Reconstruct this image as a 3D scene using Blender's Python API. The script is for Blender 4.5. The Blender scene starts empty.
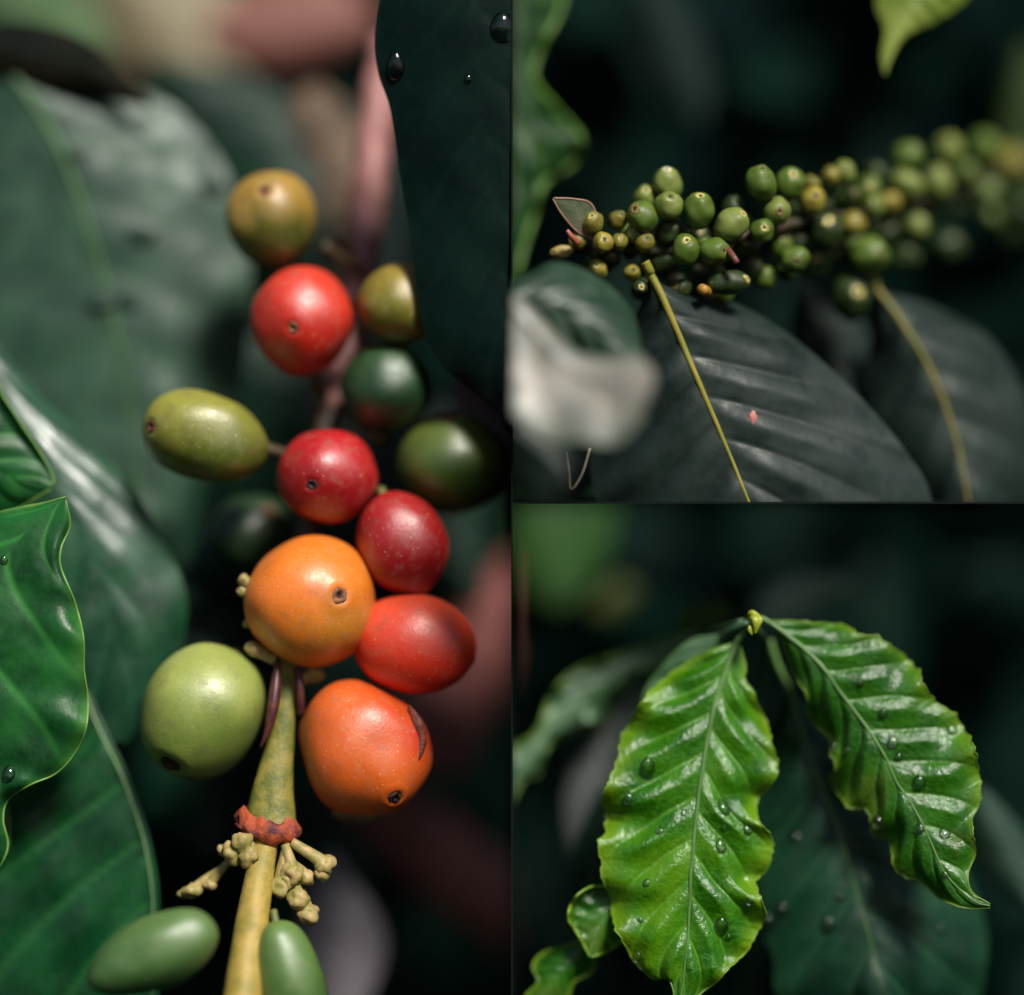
import bpy, bmesh, math, random
from mathutils import Vector, Matrix, noise
random.seed(7)
S = bpy.context.scene
C = S.collection
# 1 Blender unit = 1 cm (macro subject)
S.unit_settings.system = 'METRIC'
S.unit_settings.scale_length = 0.01

# ------------------------------------------------------------------ camera
F = 25.0                                   # distance of the plane of focus
cam_d = bpy.data.cameras.new('camera'); cam = bpy.data.objects.new('camera', cam_d); C.objects.link(cam)
cam.location = (0, -F, 0); cam.rotation_euler = (math.radians(90), 0, 0)
cam_d.sensor_width = 36; cam_d.lens = 36*F/10.24
cam_d.shift_y = 5.5/1024
cam_d.clip_start = 0.1; cam_d.clip_end = 3000
cam_d.dof.use_dof = True; cam_d.dof.focus_distance = F - 0.1
APERTURE = 2.6
cam_d.dof.aperture_fstop = cam_d.lens*1e-3/APERTURE
S.camera = cam

# ------------------------------------------------------------------ light
TO_SUN = Vector((0.30, -0.64, 0.70)).normalized()
sun_d = bpy.data.lights.new('sun', 'SUN'); sun = bpy.data.objects.new('sun', sun_d); C.objects.link(sun)
sun_d.energy = 5.0; sun_d.angle = math.radians(14); sun_d.color = (1.0, 0.95, 0.87)
sun.rotation_euler = TO_SUN.to_track_quat('Z', 'Y').to_euler()
W = bpy.data.worlds.new('World'); S.world = W; W.use_nodes = True
nt = W.node_tree; nt.nodes.clear()
wo = nt.nodes.new('ShaderNodeOutputWorld'); bg = nt.nodes.new('ShaderNodeBackground'); sk = nt.nodes.new('ShaderNodeTexSky')
sk.sky_type = 'NISHITA'; sk.sun_disc = False
sk.sun_elevation = math.asin(TO_SUN.z); sk.sun_rotation = math.atan2(TO_SUN.x, TO_SUN.y)
bg.inputs[1].default_value = 0.05
nt.links.new(sk.outputs[0], bg.inputs[0]); nt.links.new(bg.outputs[0], wo.inputs[0])
S.view_settings.view_transform = 'Standard'; S.view_settings.look = 'None'
S.view_settings.exposure = 0.1; S.view_settings.gamma = 1.0
S.render.engine = 'CYCLES'

# ------------------------------------------------------------------ helpers
def at(px, py, d=0.0):
    k = (F+d)/F*0.01
    return Vector(((px-512)*k, d, -(py-503)*k))

def hexc(r, g, b):
    return tuple(((c/255)/12.92 if c/255 <= 0.04045 else ((c/255+0.055)/1.055)**2.4) for c in (r, g, b))+(1.0,)

def tag(o, label=None, cat=None, group=None, kind=None):
    if label: o['label'] = label
    if cat: o['category'] = cat
    if group: o['group'] = group
    if kind: o['kind'] = kind
    return o

def empty(name, loc, label, cat, group=None):
    o = bpy.data.objects.new(name, None); o.location = loc; o.empty_display_size = 0.2
    C.objects.link(o); return tag(o, label, cat, group)

CLIPS = {'L': [((-0.012, 0, 0), (1, 0, 0))],
         'T': [((0.012, 0, 0), (-1, 0, 0)), ((0, 0, 0.012), (0, 0, -1))],
         'B': [((0.012, 0, 0), (-1, 0, 0)), ((0, 0, -0.012), (0, 0, 1))], None: []}

def obj(name, bm, mat, parent=None, bay=None, smooth=True):
    """bm is in world coordinates; clipped flush with the bay's dividing panels"""
    for co, no in CLIPS[bay]:
        r = bmesh.ops.bisect_plane(bm, geom=bm.verts[:]+bm.edges[:]+bm.faces[:], dist=1e-5,
                                   plane_co=co, plane_no=no, clear_outer=True)
    if not bm.verts: bm.free(); return None
    if parent: origin = Vector(parent['_w']) if '_w' in parent else parent.matrix_basis.translation
    else:
        origin = sum((v.co for v in bm.verts), Vector())/len(bm.verts)
    for v in bm.verts: v.co -= origin
    me = bpy.data.meshes.new(name); bm.to_mesh(me); bm.free()
    if smooth: me.polygons.foreach_set('use_smooth', [True]*len(me.polygons))
    me.materials.append(mat)
    o = bpy.data.objects.new(name, me); C.objects.link(o)
    if parent:
        o.parent = parent; o['_w'] = tuple(origin)
    else: o.location = origin; o['_w'] = tuple(origin)
    return o

def cat_rom(pts, n):
    """smooth curve through pts, resampled to n+1 points of equal spacing"""
    P = [Vector(p) for p in pts]
    if len(P) == 2: dense = [P[0].lerp(P[1], i/40) for i in range(41)]
    else:
        Q = [P[0]*2-P[1]]+P+[P[-1]*2-P[-2]]
        dense = []
        for i in range(1, len(Q)-2):
            for k in range(14):
                t = k/14; a, b, c, d = Q[i-1], Q[i], Q[i+1], Q[i+2]
                dense.append(0.5*((2*b)+(c-a)*t+(2*a-5*b+4*c-d)*t*t+(3*b-a-3*c+d)*t**3))
        dense.append(P[-1])
    L = [0]
    for a, b in zip(dense, dense[1:]): L.append(L[-1]+(b-a).length)
    out = []; j = 0
    for i in range(n+1):
        s = L[-1]*i/n
        while j < len(L)-2 and L[j+1] < s: j += 1
        f = (s-L[j])/max(L[j+1]-L[j], 1e-9)
        out.append(dense[j].lerp(dense[j+1], min(max(f, 0), 1)))
    return out

def add_tube(bm, pts, rad, seg=10, jitter=0.0, flat=1.0):
    n = len(pts); rings = []
    for i, p in enumerate(pts):
        d = (pts[min(i+1, n-1)]-pts[max(i-1, 0)]).normalized()
        a = d.cross(Vector((0, 1, 0)));  a = a.normalized() if a.length > 1e-4 else Vector((1, 0, 0))
        b = d.cross(a).normalized()
        r = rad(i/(n-1)) if callable(rad) else rad
        ring = []
        for k in range(seg):
            th = 2*math.pi*k/seg
            rr = r*(1+jitter*noise.noise(Vector((p.x*3+math.cos(th), p.z*3, math.sin(th)))))
            ring.append(bm.verts.new(p+a*rr*math.cos(th)+b*rr*flat*math.sin(th)))
        rings.append(ring)
    for r0, r1 in zip(rings, rings[1:]):
        for k in range(seg):
            bm.faces.new((r0[k], r0[(k+1) % seg], r1[(k+1) % seg], r1[k]))
    bm.faces.new(rings[0][::-1]); bm.faces.new(rings[-1])
    return bm

def tube(pts, rad, n=None, **k):
    bm = bmesh.new()
    P = cat_rom(pts, n or 24)
    return add_tube(bm, P, rad, **k)

# ------------------------------------------------------------------ materials
def new_mat(name):
    m = bpy.data.materials.new(name); m.use_nodes = True
    t = m.node_tree; t.nodes.clear()
    o = t.nodes.new('ShaderNodeOutputMaterial'); p = t.nodes.new('ShaderNodeBsdfPrincipled')
    t.links.new(p.outputs[0], o.inputs[0])
    return m, t, p, o

def nd(t, typ, **k):
    n = t.nodes.new(typ)
    for a, v in k.items():
        if a.startswith('i_'):
            key = a[2:]; key = int(key) if key.isdigit() else key
            n.inputs[key].default_value = v
        else: setattr(n, a, v)
    return n

def mixc(t, fac, a, b, blend='MIX'):
    m = t.nodes.new('ShaderNodeMix'); m.data_type = 'RGBA'; m.blend_type = blend
    for sock, v in ((m.inputs[0], fac), (m.inputs[6], a), (m.inputs[7], b)):
        if hasattr(v, 'is_linked') or isinstance(v, bpy.types.NodeSocket): t.links.new(v, sock)
        else: sock.default_value = v
    return m.outputs[2]

def ramp(t, src, a, b, va=0.0, vb=1.0):
    m = t.nodes.new('ShaderNodeMapRange'); t.links.new(src, m.inputs[0])
    m.inputs[1].default_value = a; m.inputs[2].default_value = b
    m.inputs[3].default_value = va; m.inputs[4].default_value = vb
    m.interpolation_type = 'SMOOTHSTEP'
    return m.outputs[0]

def coords(t):
    return t.nodes.new('ShaderNodeTexCoord').outputs['Object']

def noisen(t, co, scale, detail=4, rough=0.55):
    n = nd(t, 'ShaderNodeTexNoise'); n.inputs['Scale'].default_value = scale
    n.inputs['Detail'].default_value = detail; n.inputs['Roughness'].default_value = rough
    t.links.new(co, n.inputs['Vector']); return n.outputs['Fac']

def simple_mat(name, c1, c2, rough=0.5, scale=4, bump=0.15, bscale=25, spec=0.5, sss=0.0, coat=0.0):
    m, t, p, o = new_mat(name); co = coords(t)
    col = mixc(t, ramp(t, noisen(t, co, scale), 0.35, 0.65), c1, c2)
    t.links.new(col, p.inputs['Base Color'])
    p.inputs['Roughness'].default_value = rough; p.inputs['Specular IOR Level'].default_value = spec
    p.inputs['Coat Weight'].default_value = coat
    if sss:
        p.inputs['Subsurface Weight'].default_value = sss; p.inputs['Subsurface Radius'].default_value = (0.12, 0.06, 0.02); p.inputs['Subsurface Scale'].default_value = 1.0
    b = nd(t, 'ShaderNodeBump'); b.inputs['Strength'].default_value = bump; b.inputs['Distance'].default_value = 0.02
    t.links.new(noisen(t, co, bscale, 6), b.inputs['Height']); t.links.new(b.outputs[0], p.inputs['Normal'])
    return m

def leaf_mat(name, dark, light, vein, edge, rough=0.32, trans=0.25, spec=0.5, bump=0.25, blotch=None, veinw=1.0, wr=1.6, e0=1.04, net=0.0):
    m, t, p, o = new_mat(name); co = coords(t)
    av = nd(t, 'ShaderNodeAttribute', attribute_name='vein').outputs['Fac']
    ae = nd(t, 'ShaderNodeAttribute', attribute_name='edge').outputs['Fac']
    n1 = noisen(t, co, 1.6, 5)
    col = mixc(t, ramp(t, n1, 0.35, 0.7), dark, light)
    n3 = noisen(t, co, 14, 6, 0.65)
    col = mixc(t, ramp(t, n3, 0.4, 0.75, 0, 0.35), col, light)
    if blotch:
        n4 = noisen(t, co, 1.1, 3); col = mixc(t, ramp(t, n4, 0.52, 0.68, 0, 0.75), col, blotch)
    m1 = nd(t, 'ShaderNodeMath', operation='MULTIPLY'); t.links.new(av, m1.inputs[0]); m1.inputs[1].default_value = 0.75*veinw
    col = mixc(t, m1.outputs[0], col, vein)
    ad = nd(t, 'ShaderNodeMath', operation='MULTIPLY_ADD'); t.links.new(n1, ad.inputs[0]); ad.inputs[1].default_value = 0.35; t.links.new(ae, ad.inputs[2])
    col = mixc(t, ramp(t, ad.outputs[0], e0, 1.3), col, edge)
    t.links.new(col, p.inputs['Base Color'])
    rr = ramp(t, noisen(t, co, 5, 6), 0.3, 0.7, rough*0.8, rough*1.3)
    t.links.new(rr, p.inputs['Roughness']); p.inputs['Specular IOR Level'].default_value = spec
    # fine wrinkles running across from one side vein to the next
    ax = nd(t, 'ShaderNodeAttribute', attribute_name='across').outputs['Fac']
    al = nd(t, 'ShaderNodeAttribute', attribute_name='along').outputs['Fac']
    cx = nd(t, 'ShaderNodeCombineXYZ'); t.links.new(ax, cx.inputs[0]); t.links.new(al, cx.inputs[1])
    mp = nd(t, 'ShaderNodeMapping'); mp.inputs['Scale'].default_value = (9.0, 2.2, 1.0); t.links.new(cx.outputs[0], mp.inputs[0])
    wv = mixc(t, 0.03, mp.outputs[0], nd(t, 'ShaderNodeTexNoise').outputs['Color'])
    h = nd(t, 'ShaderNodeMath', operation='MULTIPLY_ADD')
    t.links.new(noisen(t, mp.outputs[0], 1.3, 5, 0.6), h.inputs[0]); h.inputs[1].default_value = wr; t.links.new(noisen(t, co, 16, 6, 0.6), h.inputs[2])
    if net:      # fine net of veinlets
        vo = nd(t, 'ShaderNodeTexVoronoi', feature='DISTANCE_TO_EDGE'); vo.inputs['Scale'].default_value = 15
        t.links.new(mixc(t, 0.06, co, nd(t, 'ShaderNodeTexNoise', i_Scale=9.0).outputs['Color']), vo.inputs['Vector'])
        lines = ramp(t, vo.outputs['Distance'], 0.0, 0.09, 1, 0)
        m9 = nd(t, 'ShaderNodeMath', operation='MULTIPLY'); t.links.new(lines, m9.inputs[0]); m9.inputs[1].default_value = net
        col = mixc(t, m9.outputs[0], col, vein); t.links.new(col, p.inputs['Base Color'])
        h2 = nd(t, 'ShaderNodeMath', operation='MULTIPLY_ADD'); t.links.new(lines, h2.inputs[0]); h2.inputs[1].default_value = -0.14; t.links.new(h.outputs[0], h2.inputs[2]); h = h2
    b = nd(t, 'ShaderNodeBump'); b.inputs['Strength'].default_value = bump; b.inputs['Distance'].default_value = 0.05
    t.links.new(h.outputs[0], b.inputs['Height']); t.links.new(b.outputs[0], p.inputs['Normal'])
    if trans > 0:
        tr = nd(t, 'ShaderNodeBsdfTranslucent')
        tc = mixc(t, 0.6, col, light, 'MIX'); t.links.new(tc, tr.inputs[0])
        mx = nd(t, 'ShaderNodeMixShader'); mx.inputs[0].default_value = trans
        t.links.new(p.outputs[0], mx.inputs[1]); t.links.new(tr.outputs[0], mx.inputs[2]); t.links.new(mx.outputs[0], o.inputs[0])
    return m

def berry_mat(name, c1, c2, direction=(0, 0, 1), c3=None, rough=0.40, lo=-0.5, hi=0.6, sss=0.12, freck=None, fr=0.3, spec=0.9, coat=0.0):
    """c1 -> c2 along direction (uneven ripening; in one-hue berries a darker underside put into the colour), c3 in blotches"""
    m, t, p, o = new_mat(name); co = coords(t)
    dp = nd(t, 'ShaderNodeVectorMath', operation='DOT_PRODUCT'); t.links.new(co, dp.inputs[0]); dp.inputs[1].default_value = direction
    n1 = noisen(t, co, 2.6, 5)
    ad = nd(t, 'ShaderNodeMath', operation='MULTIPLY_ADD'); t.links.new(n1, ad.inputs[0]); ad.inputs[1].default_value = 0.9; ad.inputs[2].default_value = -0.45
    a2 = nd(t, 'ShaderNodeMath', operation='ADD'); t.links.new(ad.outputs[0], a2.inputs[0]); t.links.new(dp.outputs['Value'], a2.inputs[1])
    col = mixc(t, ramp(t, a2.outputs[0], lo, hi), c1, c2)
    if c3: col = mixc(t, ramp(t, noisen(t, co, 1.7, 4), 0.5, 0.7, 0, 0.7), col, c3)
    # pale pores and fine mottling of the skin
    n2 = noisen(t, co, 9, 9, 0.72)
    col = mixc(t, ramp(t, n2, 0.5, 0.8, 0, fr*0.7), col, freck or (0.75, 0.6, 0.35, 1))
    vs = nd(t, 'ShaderNodeTexVoronoi'); vs.inputs['Scale'].default_value = 13; t.links.new(co, vs.inputs['Vector'])
    col = mixc(t, ramp(t, vs.outputs['Distance'], 0.05, 0.14, 0.45, 0), col, freck or (0.75, 0.6, 0.35, 1))
    n6 = noisen(t, co, 4.5, 6, 0.7)
    col = mixc(t, ramp(t, n6, 0.5, 0.72, 0, 0.45), col, mixc(t, 0.7, c1, (0.05, 0.02, 0.008, 1)))
    n5 = noisen(t, co, 55, 3, 0.7)
    col = mixc(t, ramp(t, n5, 0.5, 0.75, 0, 0.5), col, mixc(t, 0.6, col, (0.02, 0.01, 0.005, 1)))
    t.links.new(col, p.inputs['Base Color'])
    t.links.new(ramp(t, n2, 0.3, 0.7, rough*0.85, rough*1.25), p.inputs['Roughness'])
    p.inputs['Specular IOR Level'].default_value = spec
    p.inputs['Coat Weight'].default_value = coat; p.inputs['Coat Roughness'].default_value = 0.22
    p.inputs['Subsurface Weight'].default_value = sss; p.inputs['Subsurface Radius'].default_value = (0.15, 0.05, 0.02); p.inputs['Subsurface Scale'].default_value = 1.0
    b = nd(t, 'ShaderNodeBump'); b.inputs['Strength'].default_value = 0.22; b.inputs['Distance'].default_value = 0.02
    t.links.new(noisen(t, co, 26, 8, 0.68), b.inputs['Height']); t.links.new(b.outputs[0], p.inputs['Normal'])
    return m

# ------------------------------------------------------------------ builders
def smooth_bump(bm): pass

def leaf(bay, label, mid, left, right, mat, N=120, M=22, d=(0, 0), dl=0.3, dr=0.3, nv=9, k=1.6, amp=0.05, bow=0.0,
         rib=None, ribw=0.02, rim=None, rimw=0.012, petiole=None, pw=0.03, wave=0.0, cat='leaf', group=None, name='leaf', seed=0, jag=0.0, sink=0.2, curlL=0, curlR=0):
    """mid/left/right are traced outlines; d = distance behind the focus plane at base and tip,
    dl/dr = how far each edge falls back behind the midrib"""
    m2 = cat_rom([(p[0], p[1], 0) for p in mid], N)
    l2 = cat_rom([(p[0], p[1], 0) for p in left], N)
    r2 = cat_rom([(p[0], p[1], 0) for p in right], N)
    bm = bmesh.new()
    lv = bm.verts.layers.float.new('vein'); le = bm.verts.layers.float.new('edge'); lx = bm.verts.layers.float.new('across'); ls = bm.verts.layers.float.new('along')
    grid = []; rng = random.Random(seed); ph = rng.random()*6
    for i in range(N+1):
        t = i/N; row = []
        dm = d[0]+(d[1]-d[0])*t - bow*math.sin(math.pi*t)
        for j in range(-M, M+1):
            u = abs(j)/M; side = l2[i] if j < 0 else r2[i]
            q = m2[i].lerp(side, u*(1+jag*u**3*(noise.noise(Vector((t*46, j > 0, seed)))+0.6*noise.noise(Vector((t*110, j > 0, seed+3))))))
            wid = (side-m2[i]).length*0.01
            env = min(1, wid/0.5)
            s = nv*t-k*u+(0.35 if j < 0 else 0)
            w = s-round(s)
            f_ = s-math.floor(s)                       # 0 at one side vein, 1 at the next towards the tip
            f_ += 0.06*noise.noise(Vector((q.x*0.05, q.y*0.05, seed+5)))*math.sin(math.pi*f_)
            g_ = min(1, max(0, f_))**0.8
            tri = 1-abs(2*g_-1); dome = 0.55*tri+0.45*tri*tri*(3-2*tri)
            vein = math.exp(-(w/0.06)**2)*(1-u**6)*(1-0.5*u)
            fall = (dl if j < 0 else dr)*u**1.6*env
            curl = (curlL if j < 0 else curlR)*max(0, (u-0.75)/0.25)**2*env
            dd = dm+fall-curl-amp*dome*math.sin(math.pi*min(1, u*1.02))**0.6*env if amp else dm+fall-curl
            dd += 0.018*vein*min(1, amp*20)*env*min(1, u*8)
            dd += wave*env*u**3*math.sin(t*34+ph+(2 if j < 0 else 0))+wave*0.5*env*u**2*math.sin(t*61+ph*2)
            dd += 0.03*env*noise.noise(Vector((q.x*0.02, q.y*0.02, seed)))
            v = bm.verts.new(at(q.x, q.y, dd)); v[lv] = vein; v[le] = u; v[lx] = wid*u; v[ls] = s*1.0+(50 if j < 0 else 0)
            row.append(v)
        grid.append(row)
    for i in range(N):
        for j in range(2*M):
            a, b, c_, e = grid[i][j], grid[i][j+1], grid[i+1][j+1], grid[i+1][j]
            try: bm.faces.new((a, e, c_, b))
            except ValueError: pass
    bm.normal_update()
    flip = sum(f.normal.y*f.calc_area() for f in bm.faces) > 0
    if flip: bmesh.ops.reverse_faces(bm, faces=bm.faces[:])
    bm.normal_update()
    G = [[(v.co.copy(), v.normal.copy()) for v in row] for row in grid]
    root = empty(name, G[N//2][M][0], label, cat, group)
    root['_w'] = tuple(G[N//2][M][0])
    obj('blade', bm, mat, root, bay)
    if rib:
        pts = [g[M][0]-g[M][1]*ribw*sink*(1 if g[M][1].y < 0 else -1) for g in G]
        b2 = bmesh.new(); add_tube(b2, pts, lambda t: ribw*(1-0.75*t), 8); obj('midrib', b2, rib, root, bay)
    if rim:
        for jj in (0, 2*M):
            b2 = bmesh.new(); add_tube(b2, [g[jj][0] for g in G], rimw, 6, jitter=0.6); obj('margin', b2, rim, root, bay)
    if petiole:
        b2 = tube([at(*p) for p in petiole]+[G[0][M][0]], pw, 16, seg=10); obj('leaf_stalk', b2, rib or mat, root, bay)
    root['_G'] = 0
    LEAVES[label] = G
    return G

LEAVES = {}

def proj(v):
    k = (F+v.y)/F*0.01
    return v.x/k+512, -v.z/k+503

def surf(G, px, py):
    best = None
    for row in G:
        for co, no in row:
            x, y = proj(co); e = (x-px)**2+(y-py)**2
            if best is None or e < best[0]: best = (e, co, no)
    return best[1], best[2]

def drop(bay, G, px, py, r, label, elong=1.25, hgt=0.7, cat='water drop', ang=0.0):
    co, no = surf(G, px, py)
    if no.y > 0: no = -no
    r *= 0.01*(F+co.y)/F
    z = no.normalized(); up = Vector((math.sin(ang), 0, math.cos(ang)))
    y = (up-z*up.dot(z)).normalized(); x = y.cross(z)
    bm = bmesh.new(); bmesh.ops.create_uvsphere(bm, u_segments=24, v_segments=14, radius=1)
    for v in bm.verts:
        a, b, c = v.co
        w = 1-0.18*b
        v.co = co+x*a*r*w+y*b*r*elong+z*(c*r*hgt*(1 if c > 0 else 0.25)+0.02*r)
    o = obj('water_drop', bm, WATER, None, bay)
    if o: tag(o, label, cat, 'water drops on the leaves')

def berry(bay, px, py, d, rx, ry, mat, label, rot=0.0, navel=None, stalk=True, seed=1, tip=0.0, group=None, scar=None, ring=False, navr=0.16, detail=(40, 26), name='coffee_berry', lump=0.035, simple=False):
    """rx is half the length along the long axis (towards the flower scar), ry half the width"""
    c = at(px, py, d); sc = 0.01*(F+d)/F; a, b = rx*sc, ry*sc
    # pole direction in the world
    if navel is not None:
        vx, vz = (navel[0]-px)*sc, -(navel[1]-py)*sc
        rr = 0.5*(a+b); l = min(0.985, math.hypot(vx, vz)/rr)
        h = math.hypot(vx, vz) or 1e-6
        pole = Vector((vx/h*l, -math.sqrt(1-l*l), vz/h*l))
    else:
        pole = Vector((math.cos(rot), -0.12, math.sin(rot))).normalized()
    # an ellipse seen from the front: rx along the projected pole, ry across it
    flat = math.hypot(pole.x, pole.z)
    lat = Vector((pole.x, 0, pole.z)).normalized() if flat > 1e-3 else Vector((1, 0, 0))
    ac = Vector((-lat.z, 0, lat.x))
    if navel is not None and rot is not None:
        lat2 = Vector((math.cos(rot), 0, math.sin(rot))); ac2 = Vector((-lat2.z, 0, lat2.x))
    else: lat2, ac2 = lat, ac
    q = Vector((0, 0, 1)).rotation_difference(pole)
    bm = bmesh.new(); bmesh.ops.create_uvsphere(bm, u_segments=detail[0], v_segments=detail[1], radius=1)
    for v in bm.verts:
        p = v.co.copy(); s = p.z
        th = math.acos(max(-1, min(1, s)))
        f = 1+lump*noise.noise(p*1.3+Vector((seed*3.1, seed, 0)))*2
        if tip: f *= 1+tip*max(0, s)**6
        if not simple: f -= 0.07*math.exp(-(th/(navr*0.8))**2) - 0.03*math.exp(-((th-navr*1.5)/(navr*0.6))**2)
        p = q @ (p*f)
        # scale in the picture's ellipse axes
        l_, a_, dpt = p.dot(lat2), p.dot(ac2), p.y
        v.co = c+lat2*l_*a+ac2*a_*b+Vector((0, 1, 0))*dpt*min(a, b)*1.0
    def onto(p):
        l_, a_ = p.dot(lat2), p.dot(ac2); return c+lat2*l_*a+ac2*a_*b+Vector((0, 1, 0))*p.y*min(a, b)
    root = empty(name, c, label, 'coffee berry', group); root['_w'] = tuple(c)
    obj('skin', bm, mat, root, bay)
    if simple: return root
    # flower scar: a raised corky ring round a dark pit
    lf = 1+lump*noise.noise(Vector((0, 0, 1.3))+Vector((seed*3.1, seed, 0)))*2
    X = pole.orthogonal().normalized(); Y = pole.cross(X)
    b2 = bmesh.new(); ringv = []
    K = 18; prof = ((0.0, 0.87), (0.28, 0.9), (0.38, 0.965), (0.6, 0.995), (0.85, 1.0), (1.1, 0.985), (1.3, 0.965))
    for (rr, hh) in prof[1:]:
        rg = []
        for kk in range(K):
            an = 2*math.pi*kk/K; w = navr*rr*(1+0.45*noise.noise(Vector((math.cos(an)*1.5, math.sin(an)*1.5, seed*2.3+rr))))
            pp = (pole+X*math.tan(w)*math.cos(an)+Y*math.tan(w)*math.sin(an)).normalized()
            rg.append(b2.verts.new(onto(pp*lf*(hh+0.012+0.035*noise.noise(Vector((an*2, rr*9, seed))))*(1+tip))))
        ringv.append(rg)
    for r0, r1 in zip(ringv, ringv[1:]):
        for kk in range(K): b2.faces.new((r0[kk], r0[(kk+1) % K], r1[(kk+1) % K], r1[kk]))
    obj('flower_scar', b2, scar or SCAR, root, bay)
    b3 = bmesh.new(); cen = b3.verts.new(onto(pole*lf*0.93*(1+tip))); rg = []
    for kk in range(K):
        an = 2*math.pi*kk/K; w = navr*0.34
        pp = (pole+X*math.tan(w)*math.cos(an)+Y*math.tan(w)*math.sin(an)).normalized(); rg.append(b3.verts.new(onto(pp*lf*0.975*(1+tip))))
    for kk in range(K): b3.faces.new((cen, rg[kk], rg[(kk+1) % K]))
    obj('scar_pit', b3, PIT, root, bay)
    if stalk:
        b4 = tube([onto(-pole*0.93), onto(-pole*1.12)+Vector((0, 0.06, 0))], 0.07*b+0.015, 6, seg=8); obj('stalk', b4, STALK, root, bay)
    return root

# ------------------------------------------------------------------ palette
SCAR = simple_mat('corky_scar', hexc(150, 95, 55), hexc(85, 50, 35), 0.6, 20, 0.5, 40)
SCARG = simple_mat('green_scar', hexc(190, 175, 105), hexc(140, 130, 60), 0.5, 20, 0.4, 60)
SCARD = simple_mat('dark_scar', hexc(70, 45, 40), hexc(35, 22, 25), 0.6, 20, 0.5, 40)
PIT = simple_mat('dark_pit', hexc(35, 20, 15), hexc(15, 10, 8), 0.7)
STALK = simple_mat('green_stalk', hexc(90, 100, 50), hexc(120, 110, 60), 0.5)
WATER, _t, _p, _o = new_mat('water')
_p.inputs['Base Color'].default_value = (0.95, 1, 0.95, 1); _p.inputs['Roughness'].default_value = 0.03
_p.inputs['IOR'].default_value = 1.33; _p.inputs['Transmission Weight'].default_value = 1.0
_tr = nd(_t, 'ShaderNodeBsdfTransparent'); _tr.inputs[0].default_value = (0.97, 1, 0.95, 1)
_gl = nd(_t, 'ShaderNodeBsdfGlossy'); _gl.inputs['Roughness'].default_value = 0.14
_fr = nd(_t, 'ShaderNodeFresnel'); _fr.inputs['IOR'].default_value = 1.8
_m1 = nd(_t, 'ShaderNodeMixShader'); _t.links.new(_fr.outputs[0], _m1.inputs[0]); _t.links.new(_tr.outputs[0], _m1.inputs[1]); _t.links.new(_gl.outputs[0], _m1.inputs[2])
_m2 = nd(_t, 'ShaderNodeMixShader'); _m2.inputs[0].default_value = 0.35; _t.links.new(_m1.outputs[0], _m2.inputs[1]); _t.links.new(_p.outputs[0], _m2.inputs[2]); _t.links.new(_m2.outputs[0], _o.inputs[0])

# ------------------------------------------------------------------ setting: backdrop and dividing panels
bm = bmesh.new()
NX, NZ = 60, 60; V = []
for i in range(NX+1):
    V.append([])
    for j in range(NZ+1):
        x = -30+60*i/NX; z = -30+60*j/NZ
        V[-1].append(bm.verts.new((x, 11+1.2*noise.noise(Vector((x*0.3, z*0.3, 2)))-0.006*(x*x), z)))
for i in range(NX):
    for j in range(NZ): bm.faces.new((V[i][j], V[i+1][j], V[i+1][j+1], V[i][j+1]))
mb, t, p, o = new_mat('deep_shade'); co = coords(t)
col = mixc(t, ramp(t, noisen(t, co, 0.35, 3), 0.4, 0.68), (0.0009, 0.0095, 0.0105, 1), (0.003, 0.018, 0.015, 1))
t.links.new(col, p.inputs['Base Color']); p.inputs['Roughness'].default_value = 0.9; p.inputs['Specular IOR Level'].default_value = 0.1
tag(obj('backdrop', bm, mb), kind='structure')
md, t, p, o = new_mat('divider_black'); p.inputs['Base Color'].default_value = (0.004, 0.007, 0.006, 1); p.inputs['Roughness'].default_value = 0.8; p.inputs['Specular IOR Level'].default_value = 0.1
def box(bm, a, b):
    vs = [bm.verts.new((x, y, z)) for x in (a[0], b[0]) for y in (a[1], b[1]) for z in (a[2], b[2])]
    for f in ((0, 1, 3, 2), (4, 6, 7, 5), (0, 4, 5, 1), (2, 3, 7, 6), (0, 2, 6, 4), (1, 5, 7, 3)): bm.faces.new([vs[i] for i in f])
PD = 2.6
bm = bmesh.new(); box(bm, (-0.009, -0.05, -7), (0.009, PD, 7)); tag(obj('divider', bm, md, smooth=False), kind='structure')
bm = bmesh.new(); box(bm, (0.0115, -0.05, -0.009), (7, PD, 0.009)); tag(obj('divider', bm, md, smooth=False), kind='structure')

# dim mass of foliage far behind the two right-hand bays and the berry branch
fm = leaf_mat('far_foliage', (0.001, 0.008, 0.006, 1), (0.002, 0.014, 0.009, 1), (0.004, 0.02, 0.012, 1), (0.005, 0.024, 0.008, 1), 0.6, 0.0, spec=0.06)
bm = bmesh.new(); rng = random.Random(3)
for n_ in range(300):
    c = at(rng.uniform(-200, 1220), rng.uniform(-200, 1200), rng.uniform(7.5, 9.8))
    L = rng.uniform(1.0, 2.0); wd = L*rng.uniform(0.3, 0.42)
    R = Matrix.Rotation(rng.uniform(0, 6.3), 3, 'Y') @ Matrix.Rotation(rng.uniform(-0.9, 0.9), 3, 'X') @ Matrix.Rotation(rng.uniform(-0.7, 0.7), 3, 'Z')
    rows = []
    for i in range(9):
        t_ = i/8; w_ = wd*math.sin(math.pi*t_)**0.8
        rows.append([bm.verts.new(c+R @ Vector((s*w_, 0.35*w_*abs(s)+0.3*math.sin(3*t_), (t_-0.5)*2*L))) for s in (-1, -0.5, 0, 0.5, 1)])
    for r0, r1 in zip(rows, rows[1:]):
        for s in range(4):
            try: bm.faces.new((r0[s], r0[s+1], r1[s+1], r1[s]))
            except ValueError: pass
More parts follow.
